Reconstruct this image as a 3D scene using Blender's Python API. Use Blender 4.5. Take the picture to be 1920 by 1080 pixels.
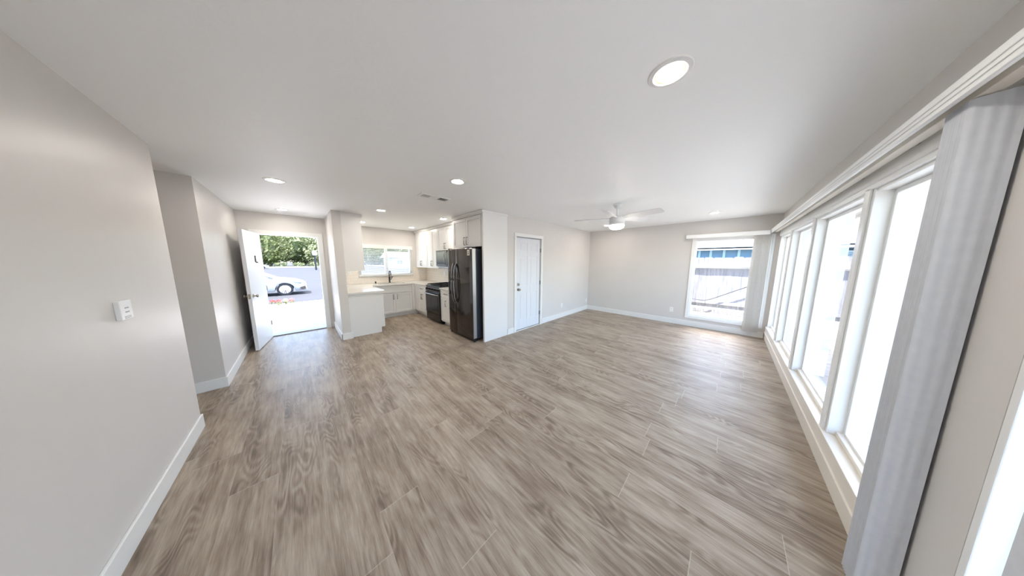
import bpy, bmesh, math, random
from mathutils import Vector, Matrix, noise
random.seed(7)
for o in list(bpy.data.objects): bpy.data.objects.remove(o)
S = bpy.context.scene
COL = S.collection

# ------------------------------------------------------------------ camera
CAM_Z = 1.537
F_PX, YAW, PITCH, ROLL = 402.96, 0.7801, 0.1254, 0.0031
cd = bpy.data.cameras.new('camera'); cd.sensor_fit = 'HORIZONTAL'; cd.sensor_width = 36.0
cd.lens = 36.0*F_PX/1920.0; cd.clip_start = 0.02; cd.clip_end = 600
cam = bpy.data.objects.new('camera', cd); COL.objects.link(cam); S.camera = cam
fw = Vector((math.sin(YAW)*math.cos(PITCH), math.cos(YAW)*math.cos(PITCH), -math.sin(PITCH)))
rt = Vector((math.cos(YAW), -math.sin(YAW), 0)); up = rt.cross(fw)
r2 = math.cos(ROLL)*rt + math.sin(ROLL)*up; u2 = -math.sin(ROLL)*rt + math.cos(ROLL)*up
m = Matrix((r2, u2, -fw)).transposed().to_4x4(); m.translation = Vector((0, 0, CAM_Z)); cam.matrix_world = m

# ------------------------------------------------------------------ world, sun, exposure
W = bpy.data.worlds.new('sky'); S.world = W; W.use_nodes = True
wn = W.node_tree; wn.nodes.clear()
sky = wn.nodes.new('ShaderNodeTexSky'); sky.sky_type = 'NISHITA'; sky.sun_disc = False
sky.sun_elevation = math.radians(60); sky.sun_rotation = math.radians(90); sky.dust_density = 2.0; sky.ozone_density = 1.0
bg = wn.nodes.new('ShaderNodeBackground'); bg.inputs['Strength'].default_value = 0.45
wo = wn.nodes.new('ShaderNodeOutputWorld'); wn.links.new(sky.outputs[0], bg.inputs[0]); wn.links.new(bg.outputs[0], wo.inputs[0])
sd = bpy.data.lights.new('sun', 'SUN'); sd.energy = 6.4; sd.angle = math.radians(0.6); sd.color = (1, 0.975, 0.95)
sun = bpy.data.objects.new('sun', sd); COL.objects.link(sun); sun.location = (0, 0, 12)
sun.rotation_euler = Vector((0.30, -0.03, -1.0)).to_track_quat('-Z', 'Y').to_euler()
LAMP = 68.0            # emission of a ceiling downlight
S.view_settings.view_transform = 'Standard'; S.view_settings.look = 'None'
S.view_settings.exposure = 1.98; S.view_settings.gamma = 1.0; S.view_settings.use_curve_mapping = False
S.cycles.max_bounces = 12; S.cycles.diffuse_bounces = 7; S.cycles.glossy_bounces = 4
S.cycles.transparent_max_bounces = 24; S.cycles.use_denoising = True; S.cycles.sample_clamp_indirect = 6.0
S.cycles.use_light_tree = True

# ------------------------------------------------------------------ room measures (metres)
H = 2.44
XL = -0.761          # left wall face
XF = 6.552           # far wall face
YW = -0.624          # window wall face
YD = 3.157           # wall with the white panelled door
YE = 6.373           # entry wall face
YK = 6.97            # kitchen back wall face
XK = 2.97            # kitchen right wall face
XP0, XP1 = 0.496, 0.63   # partition between entry and kitchen
YN = 5.15            # partition nose

# ------------------------------------------------------------------ materials
MATS = {}
def base_mat(name):
    mt = bpy.data.materials.new(name); mt.use_nodes = True
    nt = mt.node_tree; b = nt.nodes['Principled BSDF']
    MATS[name] = mt; return mt, nt, b
def N(nt, t, **k):
    n = nt.nodes.new(t)
    for a, v in k.items(): setattr(n, a, v)
    return n
def srgb(r, g, b):
    f = lambda c: (c/255)/12.92 if c/255 <= .04045 else ((c/255+.055)/1.055)**2.4
    return (f(r), f(g), f(b), 1)
def simple(name, rgb, rough=.5, metal=0, vary=0.0, vscale=4, bump=0.0, bscale=60, coat=0, spec=None):
    mt, nt, b = base_mat(name)
    c = srgb(*rgb); b.inputs['Base Color'].default_value = c
    b.inputs['Roughness'].default_value = rough; b.inputs['Metallic'].default_value = metal
    if coat: b.inputs['Coat Weight'].default_value = coat; b.inputs['Coat Roughness'].default_value = .05
    if spec is not None: b.inputs['Specular IOR Level'].default_value = spec
    tc = N(nt, 'ShaderNodeTexCoord')
    if vary:
        n = N(nt, 'ShaderNodeTexNoise'); n.inputs['Scale'].default_value = vscale; n.inputs['Detail'].default_value = 5
        nt.links.new(tc.outputs['Object'], n.inputs['Vector'])
        mr = N(nt, 'ShaderNodeMapRange'); mr.inputs['From Min'].default_value = .3; mr.inputs['From Max'].default_value = .7
        mr.inputs['To Min'].default_value = 1-vary; mr.inputs['To Max'].default_value = 1+vary
        nt.links.new(n.outputs['Fac'], mr.inputs['Value'])
        vm = N(nt, 'ShaderNodeVectorMath', operation='SCALE'); vm.inputs[0].default_value = c[:3]
        nt.links.new(mr.outputs[0], vm.inputs['Scale']); nt.links.new(vm.outputs[0], b.inputs['Base Color'])
    if bump:
        n2 = N(nt, 'ShaderNodeTexNoise'); n2.inputs['Scale'].default_value = bscale; n2.inputs['Detail'].default_value = 4
        nt.links.new(tc.outputs['Object'], n2.inputs['Vector'])
        bp = N(nt, 'ShaderNodeBump'); bp.inputs['Strength'].default_value = bump; bp.inputs['Distance'].default_value = .01
        nt.links.new(n2.outputs['Fac'], bp.inputs['Height']); nt.links.new(bp.outputs[0], b.inputs['Normal'])
    return mt
def emit(name, rgb, strength):
    mt, nt, b = base_mat(name)
    b.inputs['Base Color'].default_value = (.9, .9, .9, 1)
    b.inputs['Emission Color'].default_value = (*rgb, 1); b.inputs['Emission Strength'].default_value = strength
    return mt

WALL = simple('greige_paint', (215, 211, 207), .41, vary=.015, vscale=2, bump=.3, bscale=6)
TRIM = simple('white_gloss_trim', (234, 234, 232), .3)
CAB = simple('white_cabinet_lacquer', (230, 229, 227), .32)
DOORM = simple('white_door_paint', (224, 227, 232), .33)
FRAME = simple('white_window_frame', (240, 241, 240), .35)
CREAM = simple('cream_sill_paint', (232, 225, 213), .4)
PLATE = simple('white_plastic', (238, 238, 238), .3)
QUARTZ = simple('white_quartz', (228, 225, 219), .15, vary=.03, vscale=9)
BLACKSS = simple('black_stainless', (84, 79, 77), .10, metal=1.0)
BLACKSIDE = simple('dark_grey_appliance_side', (74, 80, 92), .35, metal=.6)
CHROME = simple('polished_steel', (205, 205, 208), .18, metal=1)
STEEL = simple('brushed_steel', (170, 168, 165), .3, metal=1)
BLK = simple('black_enamel', (22, 21, 23), .14)
BLKGLASS = simple('black_glass', (9, 9, 11), .04)
IRON = simple('cast_iron', (28, 28, 30), .5)
RANGEM = simple('range_dark_steel', (88, 86, 88), .22, metal=.9)
BRONZE = simple('dark_bronze_pull', (62, 56, 52), .35, metal=.8)
NICKEL = simple('satin_nickel', (168, 160, 148), .25, metal=1)
FANW = simple('white_fan_enamel', (232, 233, 233), .35)
VANE = simple('grey_white_vinyl_vane', (216, 220, 227), .5, vary=.03, vscale=30)
VANEB = simple('ivory_vinyl_vane', (210, 208, 203), .5, vary=.03, vscale=30)
DARK = simple('dark_void', (20, 20, 20), .9)
PAPER = simple('sticker_paper', (225, 222, 208), .6)
CONC = simple('pale_concrete', (205, 201, 195), .85, spec=0.05, vary=.08, vscale=2)
ASPH = simple('sun_bleached_asphalt', (62, 63, 66), .9, spec=0.05, vary=.06, vscale=.6)
DIRT = simple('dry_sandy_ground', (140, 130, 112), .95, spec=0.05, vary=.15, vscale=3)
CARW = simple('white_car_paint', (168, 170, 176), .3, coat=.15)
CARG = simple('car_window_glass', (120, 138, 150), .05)
TYRE = simple('tyre_rubber', (35, 35, 38), .7)
LEAF = simple('hedge_leaf', (84, 92, 48), .6, vary=.3, vscale=.6)
LEAF2 = simple('pale_green_leaf', (112, 118, 80), .6, vary=.3, vscale=.8)
BARK = simple('bark', (96, 80, 66), .9)
PETAL = simple('red_petal', (205, 72, 74), .6)
PETAL2 = simple('cream_petal', (232, 214, 160), .6)
BLUEW = simple('blue_painted_siding', (86, 122, 152), .7, vary=.05)
ROOFW = simple('white_roof_sheet', (232, 234, 238), .5)
WHITEP = simple('white_exterior_paint', (206, 204, 198), .5)
FENCE = None
LAMPM = emit('downlight_lens', (1.0, .93, .84), LAMP)
FANLAMP = emit('fan_light_lens', (1.0, .93, .82), 9.0)

def ceiling_mat():
    mt, nt, b = base_mat('white_skim_textured_ceiling')
    b.inputs['Base Color'].default_value = srgb(248, 249, 249); b.inputs['Roughness'].default_value = .55
    tc = N(nt, 'ShaderNodeTexCoord')
    n = N(nt, 'ShaderNodeTexNoise'); n.inputs['Scale'].default_value = 3.2; n.inputs['Detail'].default_value = 8; n.inputs['Distortion'].default_value = 1.2
    nt.links.new(tc.outputs['Object'], n.inputs['Vector'])
    n2 = N(nt, 'ShaderNodeTexNoise'); n2.inputs['Scale'].default_value = 22; n2.inputs['Detail'].default_value = 6
    nt.links.new(tc.outputs['Object'], n2.inputs['Vector'])
    ad = N(nt, 'ShaderNodeMath', operation='MULTIPLY'); nt.links.new(n.outputs['Fac'], ad.inputs[0]); nt.links.new(n2.outputs['Fac'], ad.inputs[1])
    bp = N(nt, 'ShaderNodeBump'); bp.inputs['Strength'].default_value = .12; bp.inputs['Distance'].default_value = .02
    nt.links.new(ad.outputs[0], bp.inputs['Height']); nt.links.new(bp.outputs[0], b.inputs['Normal'])
    return mt
CEIL = ceiling_mat()

def floor_mat():
    mt, nt, b = base_mat('grey_oak_vinyl_planks')
    L = nt.links.new
    tc = N(nt, 'ShaderNodeTexCoord')
    sep = N(nt, 'ShaderNodeSeparateXYZ'); L(tc.outputs['Object'], sep.inputs[0])
    PW, PL = .2275, 1.5
    def math_(op, a, b_=None, c=None):
        n = N(nt, 'ShaderNodeMath', operation=op)
        for i, v in enumerate((a, b_, c)):
            if v is None: continue
            if isinstance(v, (int, float)): n.inputs[i].default_value = v
            else: L(v, n.inputs[i])
        return n.outputs[0]
    xr = math_('DIVIDE', sep.outputs['X'], PW); row = math_('FLOOR', xr); fx = math_('FRACT', xr)
    wn1 = N(nt, 'ShaderNodeTexWhiteNoise', noise_dimensions='1D'); L(row, wn1.inputs['W'])
    yo = math_('ADD', math_('DIVIDE', sep.outputs['Y'], PL), math_('MULTIPLY', wn1.outputs['Value'], 7.3))
    colm = math_('FLOOR', yo); fy = math_('FRACT', yo)
    cmb = N(nt, 'ShaderNodeCombineXYZ'); L(row, cmb.inputs[0]); L(colm, cmb.inputs[1])
    wn2 = N(nt, 'ShaderNodeTexWhiteNoise', noise_dimensions='3D'); L(cmb.outputs[0], wn2.inputs['Vector'])
    rnd = wn2.outputs['Value']
    # grain coordinates: stretched along Y, shifted per plank
    gx = math_('ADD', math_('MULTIPLY', sep.outputs['X'], 1.0), math_('MULTIPLY', rnd, 31.0))
    g1 = N(nt, 'ShaderNodeCombineXYZ'); L(math_('MULTIPLY', gx, 42), g1.inputs[0]); L(math_('MULTIPLY', sep.outputs['Y'], 2.6), g1.inputs[1]); L(math_('MULTIPLY', rnd, 9), g1.inputs[2])
    n1 = N(nt, 'ShaderNodeTexNoise'); n1.inputs['Scale'].default_value = 1; n1.inputs['Detail'].default_value = 7; n1.inputs['Roughness'].default_value = .62; L(g1.outputs[0], n1.inputs['Vector'])
    g2 = N(nt, 'ShaderNodeCombineXYZ'); L(math_('MULTIPLY', gx, 4.2), g2.inputs[0]); L(math_('MULTIPLY', sep.outputs['Y'], .95), g2.inputs[1]); L(math_('MULTIPLY', rnd, 5), g2.inputs[2])
    n2 = N(nt, 'ShaderNodeTexNoise'); n2.inputs['Scale'].default_value = 1; n2.inputs['Detail'].default_value = 2; L(g2.outputs[0], n2.inputs['Vector'])
    # cathedral rings: bands of the slow noise
    ring = math_('SINE', math_('MULTIPLY', n2.outputs['Fac'], 150))
    ring = math_('MULTIPLY', math_('ADD', ring, 1.0), .5)
    rg = N(nt, 'ShaderNodeTexNoise'); rg.inputs['Scale'].default_value = 1.0; rg.inputs['Detail'].default_value = 1
    g3 = N(nt, 'ShaderNodeCombineXYZ'); L(math_('MULTIPLY', gx, 7), g3.inputs[0]); L(math_('MULTIPLY', sep.outputs['Y'], 1.1), g3.inputs[1]); L(math_('MULTIPLY', rnd, 17), g3.inputs[2]); L(g3.outputs[0], rg.inputs['Vector'])
    mask = N(nt, 'ShaderNodeMapRange'); mask.inputs['From Min'].default_value = .48; mask.inputs['From Max'].default_value = .64; L(rg.outputs['Fac'], mask.inputs['Value'])
    ringm = math_('MULTIPLY', ring, mask.outputs[0])
    g5 = N(nt, 'ShaderNodeCombineXYZ'); L(math_('MULTIPLY', gx, 190), g5.inputs[0]); L(math_('MULTIPLY', sep.outputs['Y'], 9), g5.inputs[1])
    n5 = N(nt, 'ShaderNodeTexNoise'); n5.inputs['Scale'].default_value = 1; n5.inputs['Detail'].default_value = 4; L(g5.outputs[0], n5.inputs['Vector'])
    fine = math_('MULTIPLY', math_('SUBTRACT', n5.outputs['Fac'], .5), .30)
    # cloudy stains
    n4 = N(nt, 'ShaderNodeTexNoise'); n4.inputs['Scale'].default_value = 1; n4.inputs['Detail'].default_value = 4
    g4 = N(nt, 'ShaderNodeCombineXYZ'); L(math_('MULTIPLY', gx, 9), g4.inputs[0]); L(math_('MULTIPLY', sep.outputs['Y'], 3.2), g4.inputs[1]); L(g4.outputs[0], n4.inputs['Vector'])
    ramp = N(nt, 'ShaderNodeValToRGB'); cr = ramp.color_ramp
    cr.elements[0].position = .22; cr.elements[0].color = srgb(100, 88, 77)
    cr.elements[1].position = .80; cr.elements[1].color = srgb(192, 180, 164)
    e = cr.elements.new(.42); e.color = srgb(137, 121, 105)
    e = cr.elements.new(.58); e.color = srgb(165, 151, 134)
    v = math_('ADD', math_('MULTIPLY', n1.outputs['Fac'], .60), math_('MULTIPLY', n4.outputs['Fac'], .44))
    v = math_('ADD', v, math_('MULTIPLY', math_('SUBTRACT', rnd, .5), .07))
    v = math_('SUBTRACT', v, math_('MULTIPLY', ringm, .17)); v = math_('ADD', v, math_('ADD', fine, .015))
    L(v, ramp.inputs[0])
    # seams
    ex = math_('MINIMUM', fx, math_('SUBTRACT', 1.0, fx)); ey = math_('MINIMUM', fy, math_('SUBTRACT', 1.0, fy))
    sx = math_('LESS_THAN', ex, .007); sy = math_('LESS_THAN', ey, .0013)
    mx = N(nt, 'ShaderNodeMix', data_type='RGBA'); mx.inputs['B'].default_value = srgb(190, 180, 166)
    L(math_('MULTIPLY', sx, .22), mx.inputs['Factor']); L(ramp.outputs[0], mx.inputs['A'])
    mx2 = N(nt, 'ShaderNodeMix', data_type='RGBA'); mx2.inputs['B'].default_value = srgb(214, 204, 188)
    L(math_('MULTIPLY', sy, .42), mx2.inputs['Factor']); L(mx.outputs['Result'], mx2.inputs['A'])
    L(mx2.outputs['Result'], b.inputs['Base Color'])
    b.inputs['Roughness'].default_value = .34
    rr = math_('ADD', .32, math_('MULTIPLY', n1.outputs['Fac'], .18)); L(rr, b.inputs['Roughness']); b.inputs['Specular IOR Level'].default_value = .30
    bp = N(nt, 'ShaderNodeBump'); bp.inputs['Strength'].default_value = .12; bp.inputs['Distance'].default_value = .003
    L(n1.outputs['Fac'], bp.inputs['Height']); L(bp.outputs[0], b.inputs['Normal'])
    return mt
FLOOR = floor_mat()

def tile_mat():
    mt, nt, b = base_mat('white_subway_tile'); L = nt.links.new
    tc = N(nt, 'ShaderNodeTexCoord'); sep = N(nt, 'ShaderNodeSeparateXYZ'); L(tc.outputs['Object'], sep.inputs[0])
    ad = N(nt, 'ShaderNodeMath', operation='ADD'); L(sep.outputs[0], ad.inputs[0]); L(sep.outputs[1], ad.inputs[1])
    cb = N(nt, 'ShaderNodeCombineXYZ'); L(ad.outputs[0], cb.inputs[0]); L(sep.outputs[2], cb.inputs[1])
    br = N(nt, 'ShaderNodeTexBrick'); L(cb.outputs[0], br.inputs['Vector'])
    br.inputs['Color1'].default_value = srgb(236, 228, 217); br.inputs['Color2'].default_value = srgb(232, 224, 213)
    br.inputs['Mortar'].default_value = srgb(212, 203, 192); br.inputs['Scale'].default_value = 1
    br.inputs['Brick Width'].default_value = .152; br.inputs['Row Height'].default_value = .076; br.inputs['Mortar Size'].default_value = .0022
    L(br.outputs[0], b.inputs['Base Color']); b.inputs['Roughness'].default_value = .15
    return mt
TILE = tile_mat()

def fence_mat():
    mt, nt, b = base_mat('weathered_fence_wood'); L = nt.links.new
    tc = N(nt, 'ShaderNodeTexCoord'); sep = N(nt, 'ShaderNodeSeparateXYZ'); L(tc.outputs['Object'], sep.inputs[0])
    mu = N(nt, 'ShaderNodeMath', operation='DIVIDE'); L(sep.outputs[1], mu.inputs[0]); mu.inputs[1].default_value = .225
    fl = N(nt, 'ShaderNodeMath', operation='FLOOR'); L(mu.outputs[0], fl.inputs[0])
    w = N(nt, 'ShaderNodeTexWhiteNoise', noise_dimensions='1D'); L(fl.outputs[0], w.inputs['W'])
    mp = N(nt, 'ShaderNodeMapping'); mp.inputs['Scale'].default_value = (1, 14, 1.3); L(tc.outputs['Object'], mp.inputs[0])
    n = N(nt, 'ShaderNodeTexNoise'); n.inputs['Scale'].default_value = 1.6; n.inputs['Detail'].default_value = 6; L(mp.outputs[0], n.inputs['Vector'])
    a = N(nt, 'ShaderNodeMath', operation='MULTIPLY_ADD'); L(w.outputs['Value'], a.inputs[0]); a.inputs[1].default_value = .3; L(n.outputs['Fac'], a.inputs[2])
    rp = N(nt, 'ShaderNodeValToRGB'); rp.color_ramp.elements[0].position = .35; rp.color_ramp.elements[0].color = srgb(106, 103, 108)
    rp.color_ramp.elements[1].position = .9; rp.color_ramp.elements[1].color = srgb(152, 149, 152)
    L(a.outputs[0], rp.inputs[0]); L(rp.outputs[0], b.inputs['Base Color']); b.inputs['Roughness'].default_value = .85
    return mt
FENCE = fence_mat()

def patio_mat():
    mt, nt, b = base_mat('jointed_patio_concrete'); L = nt.links.new
    tc = N(nt, 'ShaderNodeTexCoord'); sep = N(nt, 'ShaderNodeSeparateXYZ'); L(tc.outputs['Object'], sep.inputs[0])
    d = N(nt, 'ShaderNodeMath', operation='DIVIDE'); L(sep.outputs[0], d.inputs[0]); d.inputs[1].default_value = .66
    f = N(nt, 'ShaderNodeMath', operation='FRACT'); L(d.outputs[0], f.inputs[0])
    lt = N(nt, 'ShaderNodeMath', operation='LESS_THAN'); L(f.outputs[0], lt.inputs[0]); lt.inputs[1].default_value = .03
    n = N(nt, 'ShaderNodeTexNoise'); n.inputs['Scale'].default_value = 5; n.inputs['Detail'].default_value = 6; L(tc.outputs['Object'], n.inputs['Vector'])
    rp = N(nt, 'ShaderNodeValToRGB'); rp.color_ramp.elements[0].color = srgb(128, 126, 124); rp.color_ramp.elements[1].color = srgb(156, 153, 150); L(n.outputs['Fac'], rp.inputs[0])
    mx = N(nt, 'ShaderNodeMix', data_type='RGBA'); mx.inputs['B'].default_value = srgb(78, 74, 70); L(lt.outputs[0], mx.inputs['Factor']); L(rp.outputs[0], mx.inputs['A'])
    L(mx.outputs['Result'], b.inputs['Base Color']); b.inputs['Roughness'].default_value = .85; b.inputs['Specular IOR Level'].default_value = .05
    return mt
PATIO = patio_mat()

def glass_mat():
    mt = bpy.data.materials.new('window_glass'); mt.use_nodes = True; nt = mt.node_tree; nt.nodes.clear(); L = nt.links.new
    out = N(nt, 'ShaderNodeOutputMaterial'); tr = N(nt, 'ShaderNodeBsdfTransparent'); tr.inputs[0].default_value = (.96, .975, .97, 1)
    gl = N(nt, 'ShaderNodeBsdfGlossy'); gl.inputs['Roughness'].default_value = .01
    # Schlick reflectance from the true view angle, alike for both faces of the pane
    ge = N(nt, 'ShaderNodeNewGeometry'); dt = N(nt, 'ShaderNodeVectorMath', operation='DOT_PRODUCT'); L(ge.outputs['Normal'], dt.inputs[0]); L(ge.outputs['Incoming'], dt.inputs[1])
    ab = N(nt, 'ShaderNodeMath', operation='ABSOLUTE'); L(dt.outputs['Value'], ab.inputs[0])
    su = N(nt, 'ShaderNodeMath', operation='SUBTRACT'); su.inputs[0].default_value = 1; L(ab.outputs[0], su.inputs[1])
    pw = N(nt, 'ShaderNodeMath', operation='POWER'); L(su.outputs[0], pw.inputs[0]); pw.inputs[1].default_value = 5
    fr = N(nt, 'ShaderNodeMath', operation='MULTIPLY_ADD'); L(pw.outputs[0], fr.inputs[0]); fr.inputs[1].default_value = .8; fr.inputs[2].default_value = .03
    mx = N(nt, 'ShaderNodeMixShader'); L(fr.outputs[0], mx.inputs[0]); L(tr.outputs[0], mx.inputs[1]); L(gl.outputs[0], mx.inputs[2]); L(mx.outputs[0], out.inputs[0])
    return mt
GLASS = glass_mat()

# ------------------------------------------------------------------ mesh builder
class MB:
    def __init__(s): s.v = []; s.f = []; s.sm = []
    def add(s, vs, fs, smooth=False):
        k = len(s.v); s.v += [tuple(p) for p in vs]; s.f += [tuple(i+k for i in f) for f in fs]; s.sm += [smooth]*len(fs); return s
    def box(s, x0, x1, y0, y1, z0, z1):
        x0, x1 = sorted((x0, x1)); y0, y1 = sorted((y0, y1)); z0, z1 = sorted((z0, z1))
        return s.add([(x0,y0,z0),(x1,y0,z0),(x1,y1,z0),(x0,y1,z0),(x0,y0,z1),(x1,y0,z1),(x1,y1,z1),(x0,y1,z1)],
                     [(0,3,2,1),(4,5,6,7),(0,1,5,4),(1,2,6,5),(2,3,7,6),(3,0,4,7)])
    def cyl(s, p, q, r0, r1=None, n=16, caps=True, smooth=True):
        p = Vector(p); q = Vector(q); r1 = r0 if r1 is None else r1
        d = (q-p).normalized(); a = d.orthogonal().normalized(); b = d.cross(a)
        vs = []
        for c, r in ((p, r0), (q, r1)):
            for i in range(n):
                t = 2*math.pi*i/n; vs.append(c+a*math.cos(t)*r+b*math.sin(t)*r)
        s.add(vs, [(i, (i+1) % n, n+(i+1) % n, n+i) for i in range(n)], smooth)
        if caps: s.add(vs, [tuple(range(n))[::-1], tuple(range(n, 2*n))])
        return s
    def tube(s, pts, r, n=10):
        pts = [Vector(p) for p in pts]; rings = []
        ref = Vector((0, 0, 1))
        for i, p in enumerate(pts):
            t = (pts[min(i+1, len(pts)-1)]-pts[max(i-1, 0)]).normalized()
            a = t.cross(ref)
            if a.length < .05: a = t.cross(Vector((1, 0, 0)))
            a.normalize(); b = t.cross(a)
            rr = r[i] if isinstance(r, (list, tuple)) else r
            rings.append([p+a*math.cos(2*math.pi*k/n)*rr+b*math.sin(2*math.pi*k/n)*rr for k in range(n)])
        vs = [v for rg in rings for v in rg]; fs = []
        for i in range(len(rings)-1):
            for k in range(n): fs.append((i*n+k, i*n+(k+1) % n, (i+1)*n+(k+1) % n, (i+1)*n+k))
        s.add(vs, fs, True); s.add(vs, [tuple(range(n))[::-1], tuple(range((len(rings)-1)*n, len(rings)*n))]); return s
    def lathe(s, c, prof, n=32, axis='z'):
        vs = []; fs = []
        for (r, h) in prof:
            for i in range(n):
                t = 2*math.pi*i/n; a, b = math.cos(t)*r, math.sin(t)*r
                vs.append((c[0]+a, c[1]+b, c[2]+h) if axis == 'z' else ((c[0]+a, c[1]+h, c[2]+b) if axis == 'y' else (c[0]+h, c[1]+a, c[2]+b)))
        m_ = len(prof)
        for j in range(m_-1):
            for i in range(n): fs.append((j*n+i, j*n+(i+1) % n, (j+1)*n+(i+1) % n, (j+1)*n+i))
        s.add(vs, fs, True)
        s.add(vs, [tuple(range(n))[::-1], tuple(range((m_-1)*n, m_*n))]); return s
    def prism(s, poly, lo, hi, axis='z'):
        n = len(poly)
        def P(u, w, t): return (u, w, t) if axis == 'z' else ((u, t, w) if axis == 'y' else (t, u, w))
        vs = [P(u, w, lo) for u, w in poly]+[P(u, w, hi) for u, w in poly]
        return s.add(vs, [tuple(range(n))[::-1], tuple(range(n, 2*n))]+[(i, (i+1) % n, n+(i+1) % n, n+i) for i in range(n)])
    def build(s, name, mat, parent=None, bevel=0, seg=2, loc=None):
        off = Vector((0, 0, 0))
        if parent is not None: off = ROOT[parent.name]
        elif loc is not None: off = Vector(loc)
        me = bpy.data.meshes.new(name); me.from_pydata([tuple(Vector(v)-off) for v in s.v], [], s.f)
        me.polygons.foreach_set('use_smooth', s.sm); me.materials.append(mat)
        bm = bmesh.new(); bm.from_mesh(me); bmesh.ops.recalc_face_normals(bm, faces=bm.faces); bm.to_mesh(me); bm.free()
        o = bpy.data.objects.new(name, me); COL.objects.link(o)
        if parent is not None: o.parent = parent
        elif loc is not None: o.location = loc
        ROOT[o.name] = off
        if bevel:
            b = o.modifiers.new('bevel', 'BEVEL'); b.width = bevel; b.segments = seg; b.limit_method = 'ANGLE'; b.angle_limit = math.radians(50)
        return o
ROOT = {}
def thing(name, label, cat, loc, group=None):
    o = bpy.data.objects.new(name, None); COL.objects.link(o); o.location = loc; ROOT[o.name] = Vector(loc)
    o.empty_display_size = .1
    o['label'] = label; o['category'] = cat
    if group: o['group'] = group
    return o
def tag(o, label, cat, group=None, kind=None):
    o['label'] = label; o['category'] = cat
    if group: o['group'] = group
    if kind: o['kind'] = kind
    return o
def struct(o): o['kind'] = 'structure'; return o
def sroot(name, loc):
    o = bpy.data.objects.new(name, None); COL.objects.link(o); o.location = loc; ROOT[o.name] = Vector(loc); o['kind'] = 'structure'; o.empty_display_size = .1
    return o
def dup(root, loc, label=None, group=None):
    r = root.copy(); COL.objects.link(r); r.location = loc
    if label: r['label'] = label
    if group: r['group'] = group
    for ch in list(root.children):
        c = ch.copy(); COL.objects.link(c); c.parent = r
        for g in list(ch.children):
            d = g.copy(); COL.objects.link(d); d.parent = c
    return r

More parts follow.
